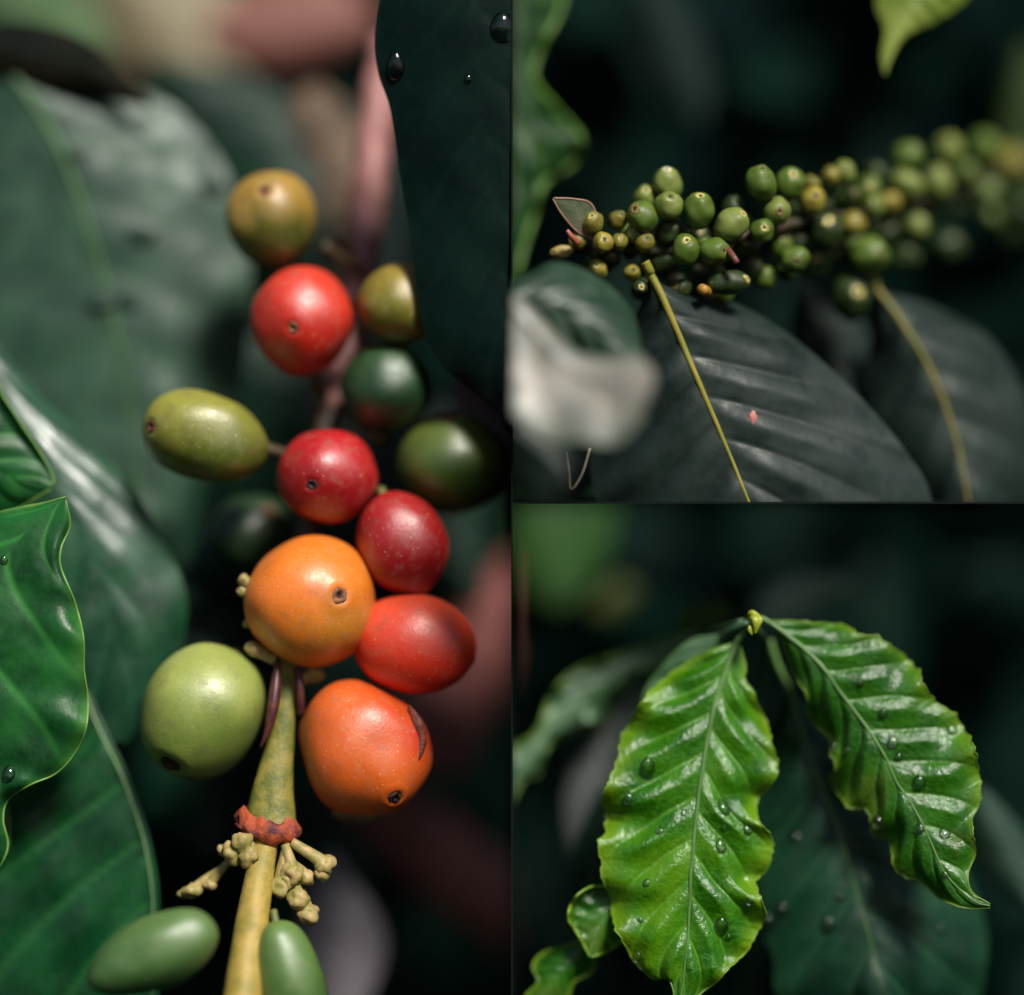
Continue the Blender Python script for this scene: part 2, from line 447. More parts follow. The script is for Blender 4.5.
tag(obj('background_foliage', bm, fm), 'dim mass of dark green leaves far behind the sharp leaves and berries', 'foliage', kind='stuff')

exec_parts = True
# ================================================================== LEFT BAY : ripening berries
G1 = (0.012, 0.055, 0.030, 1); G2 = (0.022, 0.095, 0.045, 1)
m_grey = leaf_mat('leaf_greygreen', hexc(24, 56, 42), hexc(46, 82, 60), hexc(44, 76, 46), hexc(30, 65, 40), 0.5, 0.1, spec=0.55, veinw=0.6, bump=0.1)
m_front = leaf_mat('leaf_front', hexc(10, 58, 26), hexc(32, 98, 42), hexc(60, 140, 60), hexc(70, 130, 50), 0.42, 0.15, bump=0.12, spec=0.4)
m_mid = leaf_mat('leaf_middle', hexc(14, 56, 36), hexc(34, 84, 56), hexc(40, 90, 60), hexc(34, 84, 44), 0.37, 0.1, spec=1.0, bump=0.10)
m_low = leaf_mat('leaf_lower', hexc(4, 50, 24), hexc(14, 74, 36), hexc(40, 100, 50), hexc(8, 52, 28), 0.36, 0.1, bump=0.10)
m_ltdk = leaf_mat('leaf_shaded', hexc(4, 20, 18), hexc(9, 30, 26), hexc(12, 32, 27), hexc(14, 34, 28), 0.6, 0.0, spec=0.06, bump=0.1, wr=0.5)  # the leaf's deep shade is put into this base colour
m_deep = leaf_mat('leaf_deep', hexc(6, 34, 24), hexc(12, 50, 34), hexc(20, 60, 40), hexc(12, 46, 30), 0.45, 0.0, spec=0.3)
m_edge = simple_mat('leaf_rim', hexc(84, 132, 56), hexc(110, 148, 70), 0.45)
m_rib = simple_mat('rib_green', hexc(70, 120, 50), hexc(95, 140, 60), 0.4)

leafA = leaf('L', 'large grey-green blurred leaf with faint midrib filling the upper left', 
     [(10, 70), (60, 150), (98, 260), (122, 360), (140, 500), (150, 620)],
     [(-10, 75), (-60, 130), (-90, 250), (-80, 380), (-20, 520), (120, 620)],
     [(60, 78), (150, 92), (215, 150), (246, 240), (250, 330), (225, 450), (190, 560), (152, 622)],
     m_grey, d=(2.3, 1.9), dl=0.2, dr=0.4, nv=8, amp=0.015, rib=simple_mat('rib_olive', hexc(50, 88, 42), hexc(62, 100, 50)), ribw=0.05, bow=0.0)
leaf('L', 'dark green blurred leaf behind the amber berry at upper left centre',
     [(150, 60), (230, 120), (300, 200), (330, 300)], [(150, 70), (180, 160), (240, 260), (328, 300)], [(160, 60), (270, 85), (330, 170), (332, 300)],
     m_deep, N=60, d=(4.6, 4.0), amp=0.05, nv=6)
leaf('L', 'brown-green curled leaf edge with a painted dark hollow at the top left corner',
     [(-40, 40), (40, 60), (100, 75), (150, 105)], [(-40, 98), (40, 98), (100, 98), (149, 108)], [(-40, 22), (28, 22), (90, 42), (151, 100)],
     leaf_mat('leaf_brown', hexc(8, 16, 14), hexc(34, 30, 22), hexc(30, 32, 20), hexc(25, 42, 20), 0.7, 0, spec=0.05), N=60, d=(2.2, 2.1), amp=0.0)  # brown curl; the near-black tone paints the dark hollow beside it
leaf('L', 'pale green blurred leaf touching the top left corner',
     [(-60, -60), (0, 0), (60, 40), (110, 60)], [(-80, -20), (-20, 50), (50, 60), (110, 62)], [(0, -80), (60, -30), (100, 10), (112, 60)],
     leaf_mat('leaf_palegreen', hexc(44, 76, 36), hexc(66, 96, 50), hexc(70, 96, 50), hexc(50, 76, 44), 0.6, 0.1), N=50, d=(6.6, 6.0), amp=0.0)
leaf('L', 'beige dry blurred leaf behind the top of the left berry branch',
     [(90, -80), (150, 10), (200, 70), (235, 118)], [(40, -60), (90, 30), (160, 90), (233, 120)], [(150, -90), (230, -20), (250, 50), (237, 118)],
     leaf_mat('leaf_beige', hexc(110, 102, 76), hexc(146, 134, 104), hexc(100, 84, 64), hexc(104, 86, 64), 0.6, 0.0), N=60, d=(6.9, 6.6), amp=0.0, name='dry_leaf')
leaf('L', 'salmon pink blurred dead leaf at the top edge of the picture',
     [(205, 30), (270, 35), (340, 30), (380, 20)], [(205, 32), (240, 66), (320, 60), (380, 22)], [(205, 28), (260, -30), (330, -30), (380, 18)],
     leaf_mat('leaf_salmon', hexc(112, 66, 56), hexc(134, 82, 70), hexc(90, 56, 48), hexc(104, 78, 60), 0.6, 0.0), N=60, d=(6.6, 6.6), amp=0.0, name='dry_leaf')
leaf('L', 'brown blurred dead leaf between the amber berry and the pink stem',
     [(300, 90), (330, 150), (345, 220), (335, 300)], [(290, 95), (290, 160), (300, 240), (334, 300)], [(320, 85), (385, 140), (400, 230), (337, 300)],
     leaf_mat('leaf_brownish', hexc(60, 50, 38), hexc(130, 104, 78), hexc(60, 45, 30), hexc(80, 60, 45), 0.7, 0), N=60, d=(4.4, 4.0), amp=0.0, name='dry_leaf')
leaf('L', 'teal grey blurred leaf between the pink stem and the large dark leaf',
     [(400, 120), (395, 200), (390, 290), (385, 380)], [(378, 130), (365, 200), (365, 300), (384, 380)], [(440, 130), (450, 200), (440, 300), (387, 380)],
     leaf_mat('leaf_teal', hexc(38, 58, 52), hexc(50, 70, 62), hexc(40, 60, 50), hexc(40, 60, 50), 0.5, 0), N=60, d=(3.6, 3.6), amp=0.0)
leaf('L', 'mauve grey blurred leaf showing under the large dark leaf at the divider',
     [(455, 370), (480, 400), (505, 440), (530, 480)], [(450, 390), (455, 430), (480, 470), (528, 482)], [(470, 365), (505, 380), (530, 420), (532, 478)],
     leaf_mat('leaf_mauve', hexc(110, 100, 115), hexc(130, 118, 130), hexc(90, 80, 95), hexc(90, 80, 95), 0.5, 0), N=40, d=(2.4, 2.4), amp=0.0)
leaf('L', 'smooth curled leaf with a pale sheen behind the front leaf at left',
     [(-40, 330), (30, 430), (80, 530), (118, 640), (120, 740)],
     [(-60, 380), (-40, 500), (-10, 620), (40, 700), (110, 745)],
     [(-20, 325), (12, 362), (42, 398), (80, 432), (122, 474), (156, 526), (180, 575), (187, 615), (172, 680), (125, 745)],
     m_mid, d=(1.3, 1.0), dl=0.05, dr=0.30, nv=5, amp=0.02, bow=0.35, rib=None)
leaf('L', 'deep green leaf with a thin pale rib in the lower left corner',
     [(84, 690), (97, 725), (120, 772), (138, 820), (148, 860), (153, 905), (153, 960), (150, 1040)],
     [(60, 700), (20, 740), (-40, 800), (-80, 860), (-100, 930), (-80, 1000), (0, 1050), (140, 1045)],
     [(90, 690), (103, 722), (126, 769), (144, 818), (155, 860), (160, 905), (160, 960), (156, 1045)],
     m_low, d=(0.75, 0.6), dl=0.1, dr=0.05, nv=6, amp=0.05, bow=0.1,
     rib=simple_mat('rib_pale', hexc(140, 165, 120), hexc(120, 150, 100)), ribw=0.014)
leaf('L', 'very dark leaf lying in shade behind the lower green berry',
     [(130, 560), (170, 640), (200, 740), (210, 860)], [(120, 570), (60, 640), (60, 760), (208, 862)], [(150, 560), (250, 640), (270, 760), (212, 860)],
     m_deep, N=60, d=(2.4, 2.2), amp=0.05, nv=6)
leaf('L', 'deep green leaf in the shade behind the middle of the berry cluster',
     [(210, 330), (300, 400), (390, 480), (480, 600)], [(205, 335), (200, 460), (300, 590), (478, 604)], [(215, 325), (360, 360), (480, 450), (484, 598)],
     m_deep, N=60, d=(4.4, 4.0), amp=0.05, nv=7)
leafD1 = leaf('L', 'bright green leaf end with a whitish lip above the front leaf at left',
     [(-120, 380), (-60, 430), (0, 470), (50, 487)], [(-120, 420), (-70, 500), (-10, 520), (50, 490)], [(-110, 350), (-20, 362), (4, 398), (24, 428), (42, 455), (53, 478), (51, 486)],
     m_front, d=(0.5, 0.45), dl=0.2, dr=0.15, nv=6, amp=0.03, rim=m_edge, rimw=0.012, curlR=0.15)
leafD = leaf('L', 'sharp front leaf with a wavy yellow-green margin at the left edge',
     [(64, 497), (20, 540), (-20, 600), (-40, 680), (-40, 780), (-20, 880)],
     [(66, 497), (40, 504), (0, 512), (-60, 530), (-120, 620), (-130, 760), (-80, 860), (-24, 884)],
     [(66, 500), (70, 525), (61, 548), (61, 568), (74, 600), (83, 635), (84, 668), (88, 700), (85, 732), (72, 757), (55, 774), (30, 785), (8, 800), (3, 820), (8, 845), (0, 866), (-15, 884)],
     m_front, d=(0.0, 0.1), dl=0.3, dr=-0.1, nv=5, k=1.2, amp=0.03, rim=m_edge, rimw=0.011, wave=0.05, bow=0.15, curlR=-0.1)
leaf('L', 'small green leaf edge tucked under the front leaf at the left border',
     [(-60, 790), (-40, 830), (-30, 880)], [(-70, 800), (-80, 840), (-32, 884)], [(-30, 790), (4, 800), (6, 850), (-28, 882)],
     m_mid, N=40, d=(0.2, 0.3), amp=0.0, rim=m_edge)
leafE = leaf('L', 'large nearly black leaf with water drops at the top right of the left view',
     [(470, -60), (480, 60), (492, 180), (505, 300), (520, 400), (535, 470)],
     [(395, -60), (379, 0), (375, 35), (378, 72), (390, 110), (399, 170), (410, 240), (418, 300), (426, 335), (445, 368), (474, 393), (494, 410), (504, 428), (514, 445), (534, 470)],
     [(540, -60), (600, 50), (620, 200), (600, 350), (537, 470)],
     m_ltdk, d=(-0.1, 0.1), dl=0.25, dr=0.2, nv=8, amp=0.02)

# branch
m_stem = simple_mat('stem_green', hexc(92, 100, 34), hexc(136, 124, 54), 0.55, 6, 0.6, 24)
m_stemy = simple_mat('stem_yellow', hexc(136, 124, 48), hexc(172, 146, 70), 0.55, 4, 0.5, 22)
m_pink = simple_mat('stem_pink', hexc(148, 96, 90), hexc(176, 124, 120), 0.5, 3)
m_ring = simple_mat('node_ring', hexc(176, 78, 38), hexc(82, 36, 44), 0.7, 6, 1.0, 22)
m_purple = simple_mat('stipule_purple', hexc(60, 22, 32), hexc(90, 45, 38), 0.45, 8)
m_bud = simple_mat('bud_tan', hexc(132, 128, 62), hexc(176, 150, 100), 0.55, 8, 0.4, 25)
br = empty('berry_branch', at(275, 800, 0.2), 'upright coffee branch with a red-orange node ring, carrying the ripening berries', 'branch'); br['_w'] = tuple(br.location)
obj('stem', tube([at(292, 640, 0.55), at(286, 690, 0.40), at(281, 740, 0.3), at(273, 790, 0.2), at(270, 832, 0.12)],
     lambda t: 0.09+0.02*t+0.155*max(0, (t-0.25)/0.75)**1.5, 40, seg=24, jitter=0.12, flat=0.7), m_stem, br, 'L')
obj('stem', tube([at(269, 828, 0.1), at(262, 860, 0.0), at(254, 910, -0.25), at(246, 970, -0.5), at(240, 1040, -0.8)],
     lambda t: 0.125+0.09*t, 30, seg=20, jitter=0.08), m_stemy, br, 'L')
obj('stem', tube([at(390, 40, 2.6), at(374, 150, 2.3), at(366, 220, 2.1), at(358, 285, 1.9), at(346, 360, 1.7), at(330, 410, 1.5)],
     lambda t: 0.21-0.03*t, 50, seg=16, jitter=0.2), m_pink, br, 'L')
obj('stem', tube([at(332, 405, 1.5), at(322, 450, 1.3), at(310, 520, 1.0), at(292, 645, 0.65)], 0.13, 30, seg=16), simple_mat('stem_dim', hexc(70, 50, 40), hexc(50, 52, 34), 0.6), br, 'L')  # same stem, darker colour stands in for shade between the berries
for q0, q1, q2 in (((360, 270, 1.7), (345, 262, 1.5), (322, 246, 1.3)), ((352, 262, 1.6), (344, 240, 1.5), (338, 232, 1.5)), ((338, 405, 1.4), (360, 425, 1.3), (385, 440, 1.1)), ((322, 470, 1.2), (295, 458, 0.9), (262, 448, 0.7)), ((325, 410, 1.4), (318, 385, 1.3), (312, 368, 1.1)), ((352, 300, 1.6), (368, 306, 1.3), (385, 305, 1.0))):
    obj('berry_stalk', tube([at(*q0), at(*q1), at(*q2)], lambda t: 0.055+0.02*t, 10, seg=10, jitter=0.3), simple_mat('stalk_brown', hexc(48, 40, 26), hexc(84, 66, 44), 0.6), br, 'L')
def ringbm():
    bm = bmesh.new(); rings = []
    cc = at(268, 829, 0.12); K = 48
    for (r, z) in ((0.24, 0.14), (0.28, 0.09), (0.325, 0.02), (0.32, -0.045), (0.26, -0.09), (0.14, -0.10)):
        rg = []
        for k in range(K):
            a = 2*math.pi*k/K; n_ = noise.noise(Vector((math.cos(a)*3, math.sin(a)*3, z*14)))
            rg.append(bm.verts.new(cc+Vector((r*math.cos(a)*(1+0.22*n_), r*0.75*math.sin(a)*(1+0.22*n_), z-0.10*math.cos(a)*0.6+0.09*n_+0.03*math.cos(2*a)))))
        rings.append(rg)
    for r0, r1 in zip(rings, rings[1:]):
        for k in range(K): bm.faces.new((r0[k], r1[k], r1[(k+1) % K], r0[(k+1) % K]))
    return bm
obj('node_ring', ringbm(), m_ring, br, 'L')
obj('stipule', tube([at(278, 662, 0.25), at(274, 700, 0.12), at(268, 730, 0.08), at(260, 748, 0.1)], lambda t: 0.05*math.sin(math.pi*min(1, t*0.9+0.12))+0.012, 20, seg=10), m_purple, br, 'L')
obj('stipule', tube([at(297, 668, 0.3), at(300, 690, 0.25), at(301, 715, 0.3)], lambda t: 0.04, 12, seg=10), m_purple, br, 'L')
def blob_cluster(stalks):
    for (a, b, r, tipr) in stalks:
        b = b.lerp(a, 0.12); tipr *= 1.1; r *= 1.1
        bm = tube([a, a.lerp(b, 0.6)+Vector((0, 0, 0.01)), b], lambda t: r*(1+0.5*t), 10, seg=9, jitter=0.3)
        s = bmesh.ops.create_icosphere(bm, subdivisions=3, radius=tipr*1.22, matrix=Matrix.Translation(b))
        for v in s['verts']:
            dv = v.co-b; v.co = b+dv*(1+0.5*noise.noise(dv*11+b*3)-0.25*max(0, noise.noise(dv*30)))
        obj('bud', bm, m_bud, br, 'L')
Bd = lambda x, y, d=0.0: at(x, y, d)
blob_cluster([(Bd(252, 838), Bd(240, 842, -0.12), 0.04, 0.075), (Bd(250, 842), Bd(231, 853, -0.05), 0.045, 0.085), (Bd(252, 842), Bd(248, 858, -0.15), 0.04, 0.075),
   (Bd(246, 846, 0.1), Bd(219, 850, 0.05), 0.035, 0.045), (Bd(232, 858, 0.15), Bd(206, 888, 0.15), 0.035, 0.05), (Bd(222, 868, 0.2), Bd(188, 894, 0.15), 0.035, 0.07), (Bd(215, 880, 0.2), Bd(180, 895, 0.2), 0.025, 0.05),
   (Bd(292, 842), Bd(330, 868, -0.05), 0.05, 0.075), (Bd(318, 858), Bd(324, 875, -0.05), 0.04, 0.06),
   (Bd(285, 845), Bd(294, 878, -0.1), 0.05, 0.085), (Bd(285, 850), Bd(279, 893, -0.1), 0.045, 0.075), (Bd(288, 860), Bd(309, 880, -0.05), 0.04, 0.06), (Bd(290, 870), Bd(299, 903, -0.1), 0.045, 0.08),
   (Bd(300, 890), Bd(309, 917, -0.05), 0.045, 0.08), (Bd(292, 868), Bd(286, 884, -0.1), 0.04, 0.06),
   (Bd(262, 600, 0.3), Bd(242, 578, 0.25), 0.035, 0.05), (Bd(262, 600, 0.3), Bd(239, 590, 0.25), 0.03, 0.04), (Bd(262, 620, 0.3), Bd(245, 624, 0.3), 0.03, 0.03), (Bd(275, 660, 0.3), Bd(250, 648, 0.25), 0.05, 0.06),
   (Bd(300, 680, 0.5), Bd(318, 672, 0.5), 0.05, 0.06)])

# berries
olive = hexc(98, 98, 28); 
berry('L', 272, 219, 1.15, 45, 48, berry_mat('b_amber', hexc(70, 82, 22), hexc(162, 128, 52), (-0.2, 0, 1), lo=-0.4, hi=0.3), 'amber berry turning olive underneath, topmost of the left cluster', rot=0, navel=(269, 196), seed=1, navr=0.13)
berry('L', 302, 320, 0.85, 51, 54, berry_mat('b_red1', hexc(182, 32, 18), hexc(208, 54, 30)), 'glossy round scarlet berry just below the amber one', rot=0, navel=(297, 331), seed=2, navr=0.11)  # underside shading put into the colour, darker red below
berry('L', 402, 304, 0.75, 44, 40, berry_mat('b_olamb', hexc(96, 102, 28), hexc(158, 134, 50), (0.4, 0, 1)), 'olive and amber berry half hidden by the large dark leaf', rot=0, navel=(440, 280), seed=3)
berry('L', 387, 387, 0.95, 46, 45, berry_mat('b_dkgreen', hexc(14, 48, 22), hexc(36, 76, 34), rough=0.45, freck=hexc(60, 90, 40), fr=0.15), 'dark green unripe berry above the crimson berry', rot=0, navel=(400, 345), seed=4)
berry('L', 452, 463, 1.05, 57, 50, berry_mat('b_dkolive', hexc(48, 80, 26), hexc(92, 108, 40), freck=hexc(80, 90, 40), fr=0.15), 'large dark olive berry beside the divider', rot=0, navel=(452, 415), seed=5)
berry('L', 204, 436, 0.55, 64, 45, berry_mat('b_ygreen', hexc(76, 88, 22), hexc(148, 146, 56), (-0.3, 0, 1)), 'oval yellow-green berry on the far left of the cluster', rot=-0.30, navel=(160, 430), seed=6, navr=0.13)
berry('L', 327, 476, 0.6, 50, 48, berry_mat('b_crimson', hexc(136, 12, 18), hexc(184, 22, 28)), 'crimson berry with a dark hole, between oval green and dark olive ones', rot=0, navel=(316, 485), seed=7, navr=0.11, scar=SCARD)
berry('L', 402, 543, 0.5, 53, 45, berry_mat('b_cherry', hexc(138, 14, 20), hexc(168, 24, 26)), 'cherry red egg-shaped berry above the two sharp right berries', rot=2.0, navel=(420, 588), seed=8, navr=0.08)
berry('L', 250, 533, 1.7, 44, 38, berry_mat('b_shade', hexc(20, 46, 22), hexc(34, 64, 30), freck=hexc(60, 90, 40), fr=0.1), 'dim green blurred berry behind the orange berry', rot=0.4, navel=(270, 510), seed=9)
berry('L', 311, 602, 0.35, 65, 65, berry_mat('b_orange', hexc(190, 120, 34), hexc(232, 122, 34), (-0.7, 0, 0.7), lo=-0.6, hi=0.2, c3=hexc(226, 128, 36)), 'sharp orange berry with a brown flower scar at centre', rot=0, navel=(344, 593), seed=10, navr=0.12, detail=(64, 40))
berry('L', 414, 644, 0.45, 63, 50, berry_mat('b_redorange', hexc(210, 44, 22), hexc(222, 78, 46)), 'smooth red-orange oval berry pointing to the right', rot=-0.16, navel=(472, 662), seed=23.5, lump=0.015, navr=0.06, detail=(64, 40))
berry('L', 202, 711, 0.35, 69, 61, berry_mat('b_green', hexc(100, 124, 48), hexc(158, 166, 84), (-0.1, 0, 0.6), freck=hexc(180, 185, 110), fr=0.3), 'pale green unripe berry left of the stem', rot=1.2, navel=(175, 758), seed=12, navr=0.2, scar=SCARD, detail=(64, 40))
b13 = berry('L', 364, 749, 0.35, 70, 62, berry_mat('b_vermil', hexc(206, 92, 26), hexc(196, 38, 22), (0.75, 0, 0.5), lo=0.05, hi=0.95), 'orange berry reddening at right with a brown split seam', rot=2.25, navel=(394, 788), seed=13, navr=0.1, scar=SCARD, detail=(64, 40), lump=0.05)
def seam():
    bm = bmesh.new()
    P = [at(409, 706, 0.13), at(417, 722, 0.05), at(421, 740, 0.06), at(417, 757, 0.03), at(411, 768, -0.03)]
    return add_tube(bm, cat_rom(P, 20), lambda t: 0.016+0.028*math.sin(math.pi*t), 8, jitter=0.9, flat=0.5)
obj('split_seam', seam(), simple_mat('seam_brown', hexc(120, 50, 30), hexc(70, 25, 18), 0.6, 18, 0.6, 30), b13, 'L')
cal = bmesh.new(); bmesh.ops.create_uvsphere(cal, u_segments=20, v_segments=12, radius=1)
for v in cal.verts: v.co = at(357, 808, 0.35)+Vector((v.co.x*0.27, v.co.y*0.22, v.co.z*0.15-0.05*abs(v.co.x)))
obj('papery_base', cal, simple_mat('calyx', hexc(110, 90, 60), hexc(70, 60, 40), 0.5), b13, 'L')
berry('L', 157, 952, -0.75, 66, 37, berry_mat('b_lowl', hexc(44, 84, 38), hexc(92, 122, 66), freck=hexc(160, 175, 120), fr=0.4), 'green spindle-shaped young berry at the bottom left', rot=0.42, navel=(101, 975), seed=14, navr=0.12, scar=SCARG, tip=0.16, stalk=False)
berry('L', 291, 985, -0.45, 68, 34, berry_mat('b_lowr', hexc(50, 88, 36), hexc(92, 122, 60), freck=hexc(160, 175, 120), fr=0.4), 'green young berry tucked behind the stem at the bottom', rot=-1.35, navel=(310, 1050), seed=15)

# blurred brown branches and grey leaf behind, bottom right of the left bay
m_brown = simple_mat('bark_pinkbrown', hexc(122, 70, 66), hexc(146, 86, 80), 0.7, 1.2)
for pts, r, lab in (([(420, 760, 5.0), (480, 650, 5.2), (560, 560, 5.4)], 0.55, 'thick pinkish brown blurred twig behind the red-orange oval berry'),
                    ([(360, 780, 5.6), (440, 860, 5.8), (540, 930, 6.0)], 0.48, 'thick pinkish brown blurred twig crossing the bottom right of the left view')):
    o = obj('twig', tube([at(*q) for q in pts], r, 20, seg=16, jitter=0.15), m_brown, None, 'L'); tag(o, lab, 'twig', 'blurred twigs')
leaf('L', 'dull grey blurred dead leaf at the bottom behind the stem', [(330, 850), (340, 920), (345, 1040)], [(325, 855), (300, 940), (335, 1042)], [(335, 850), (385, 940), (350, 1040)],
     leaf_mat('leaf_grey', hexc(130, 124, 130), hexc(160, 150, 158), hexc(110, 110, 110), hexc(120, 118, 120), 0.6, 0), N=40, d=(3.0, 3.0), amp=0.0, name='dry_leaf')

# drops of the left bay
for x, y, r, lab in ((397, 66, 9, 'long water drop on the left edge of the nearly black leaf'), (500, 26, 13, 'big round water drop high on the nearly black leaf'), (468, 78, 4, 'tiny water drop in the middle of the nearly black leaf')):
    drop('L', leafE, x, y, r, lab, elong=1.7 if x == 397 else 1.2)
m_scrap = simple_mat('scrap_dark', hexc(10, 40, 30), hexc(20, 52, 36), 0.6)
for x, y, r, lab in ((72, 156, 8, 'blurred dark scrap beside the rib of the grey-green leaf, uppermost'), (138, 238, 13, 'blurred dark scrap halfway down the grey-green leaf'), (212, 186, 12, 'blurred dark scrap near the right edge of the grey-green leaf'), (98, 304, 13, 'blurred dark scrap on the rib of the grey-green leaf, left of a pair'), (132, 300, 11, 'blurred dark scrap on the rib of the grey-green leaf, right of a pair')):
    co_, no_ = surf(leafA, x, y); rr = r*0.011; bm = bmesh.new(); bmesh.ops.create_icosphere(bm, subdivisions=3, radius=1)
    for v in bm.verts:
        q_ = v.co*(1+0.5*noise.noise(v.co*1.4+Vector((x, y, 0))))
        v.co = co_+Vector((q_.x*rr*1.1, q_.y*rr*0.3-0.02, q_.z*rr*0.75))
    tag(obj('leaf_scrap', bm, m_scrap, None, 'L'), lab, 'leaf scrap', 'dark scraps lying on the grey-green leaf')
drop('L', leafD, 4, 562, 4, 'small water drop at the left border on the front leaf')
drop('L', leafD, 10, 774, 7, 'flat water drop low on the front leaf')

# ================================================================== TOP RIGHT BAY : green berries
m_slate = leaf_mat('leaf_slate', hexc(16, 30, 26), hexc(28, 43, 38), hexc(14, 26, 22), hexc(30, 44, 38), 0.5, 0.0, spec=0.4, bump=0.05)
m_slate2 = leaf_mat('leaf_slate_green', hexc(20, 34, 30), hexc(30, 46, 38), hexc(20, 36, 28), hexc(30, 44, 36), 0.5, 0.0, spec=0.35)
m_yrib = simple_mat('rib_yellow', hexc(116, 122, 36), hexc(140, 128, 44), 0.5)
m_yrib2 = simple_mat('rib_ochre', hexc(104, 106, 34), hexc(118, 108, 40), 0.5)
leafF = leaf('T', 'big slate-grey leaf with a bright yellow midrib below the green berries',
     [(650, 272), (668, 310), (690, 362), (720, 432), (748, 500), (770, 560)],
     [(646, 285), (638, 310), (618, 350), (598, 400), (590, 450), (600, 510), (640, 560), (765, 575)],
     [(652, 285), (690, 291), (735, 303), (780, 328), (830, 368), (872, 410), (905, 450), (928, 488), (930, 530), (880, 570), (775, 575)],
     m_slate, d=(0.05, 0.0), dl=0.5, dr=0.6, nv=7, k=1.0, amp=0.055, rib=m_yrib, ribw=0.045, petiole=[(645, 262, 0.0), (649, 270, 0.02)], pw=0.05, wave=0.03)
bl = bmesh.new(); bmesh.ops.create_icosphere(bl, subdivisions=3, radius=1)
co_, no_ = surf(leafF, 751, 419)
for v in bl.verts: v.co = co_+Vector((v.co.x*0.04, v.co.y*0.02, v.co.z*0.075))*(1+0.3*noise.noise(v.co*2))
tag(obj('petal_scrap', bl, simple_mat('pink_scrap', hexc(200, 130, 120), hexc(170, 100, 90), 0.6), None, 'T'), 'tiny pink scrap stuck on the slate-grey leaf', 'petal')
leafG = leaf('T', 'dim leaf with an ochre midrib at the right of the top view',
     [(876, 288), (900, 320), (930, 370), (955, 435), (968, 500), (975, 560)],
     [(874, 300), (870, 340), (866, 390), (880, 450), (920, 510), (972, 565)],
     [(885, 292), (930, 304), (985, 335), (1015, 375), (1035, 430), (1030, 510), (980, 565)],
     m_slate2, d=(1.3, 1.0), dl=0.4, dr=0.5, nv=6, k=1.0, amp=0.05, rib=m_yrib2, ribw=0.042, petiole=[(870, 276, 1.3), (874, 282, 1.3)], pw=0.05)
leaf('T', 'grey-green blurred leaf between the two ribbed leaves under the berries',
     [(800, 285), (825, 340), (850, 400), (870, 470)], [(795, 290), (790, 340), (810, 410), (868, 472)], [(815, 280), (862, 320), (880, 390), (872, 470)],
     m_slate2, N=50, d=(1.9, 1.9), amp=0.0)
leafI = leaf('T', 'strongly blurred leaf with silvery sheen put into its colour, in front, at the left of the top view',
     [(490, 280), (530, 330), (575, 375), (625, 385), (654, 375)],
     [(490, 275), (530, 305), (572, 348), (606, 356), (636, 352), (654, 370)],
     [(488, 300), (490, 380), (512, 412), (545, 440), (580, 440), (616, 444), (640, 420), (656, 382)],
     leaf_mat('leaf_sheenfront', hexc(84, 88, 78), hexc(136, 130, 122), hexc(130, 128, 104), hexc(64, 78, 62), 0.52, 0.0, spec=0.7, bump=0.03, wr=0.2, e0=0.7), d=(-1.7, -2.2), dl=0.3, dr=-0.25, nv=3, k=0.8, amp=0.02)  # pale grey base holds the leaf's sheen as painted colour
leaf('T', 'dark green blurred upper half of the pale-sheened foreground leaf',
     [(490, 300), (540, 300), (590, 325), (640, 375)], [(490, 285), (528, 274), (556, 262), (596, 276), (632, 312), (645, 370)], [(490, 320), (540, 350), (590, 375), (638, 380)],
     leaf_mat('leaf_greenfront', hexc(20, 44, 30), hexc(36, 62, 44), hexc(50, 76, 50), hexc(40, 66, 44), 0.45, 0.0, spec=0.6, bump=0.05), N=60, d=(-1.35, -1.3), dl=0.5, dr=0.2, nv=5, amp=0.04)  # half of the same leaf outside the sheen, modelled as its own leaf
leafK = leaf('T', 'wavy mid green blurred leaf along the left side of the top view',
     [(530, -40), (520, 40), (520, 120), (515, 200), (500, 290)], [(480, -40), (470, 100), (480, 200), (498, 290)],
     [(570, -40), (560, 10), (540, 50), (534, 80), (556, 108), (580, 138), (572, 164), (545, 182), (532, 220), (512, 290)],
     leaf_mat('leaf_midgreen', hexc(14, 52, 20), hexc(40, 86, 28), hexc(70, 110, 40), hexc(90, 130, 50), 0.42, 0.3), d=(1.9, 1.7), dl=0.1, dr=0.3, amp=0.05, nv=6, wave=0.1, rim=simple_mat('rim_yg', hexc(88, 128, 40), hexc(70, 108, 36)), rimw=0.03)
leaf('T', 'bright yellow-green pointed leaf tip hanging from the top edge',
     [(935, -60), (915, 0), (895, 40), (885, 74)], [(890, -60), (876, 0), (884, 28), (881, 55), (884, 73)], [(1010, -60), (968, -2), (935, 22), (905, 38), (890, 62), (886, 74)],
     leaf_mat('leaf_lime', hexc(110, 135, 45), hexc(140, 160, 65), hexc(150, 160, 80), hexc(120, 140, 50), 0.45, 0.3), N=60, d=(1.3, 1.2), dl=0.2, dr=0.2, amp=0.03)
leaf('T', 'olive blurred leaf at the right border beyond the last berries',
     [(1020, 40), (1016, 110), (1012, 180), (1010, 240)], [(1014, 50), (1000, 120), (1000, 190), (1009, 240)], [(1040, 50), (1060, 120), (1050, 190), (1012, 240)],
     leaf_mat('leaf_olivedim', hexc(34, 52, 22), hexc(50, 66, 30), hexc(34, 50, 22), hexc(34, 50, 22), 0.6, 0.1, spec=0.2), N=40, d=(4.2, 4.2), amp=0.0)
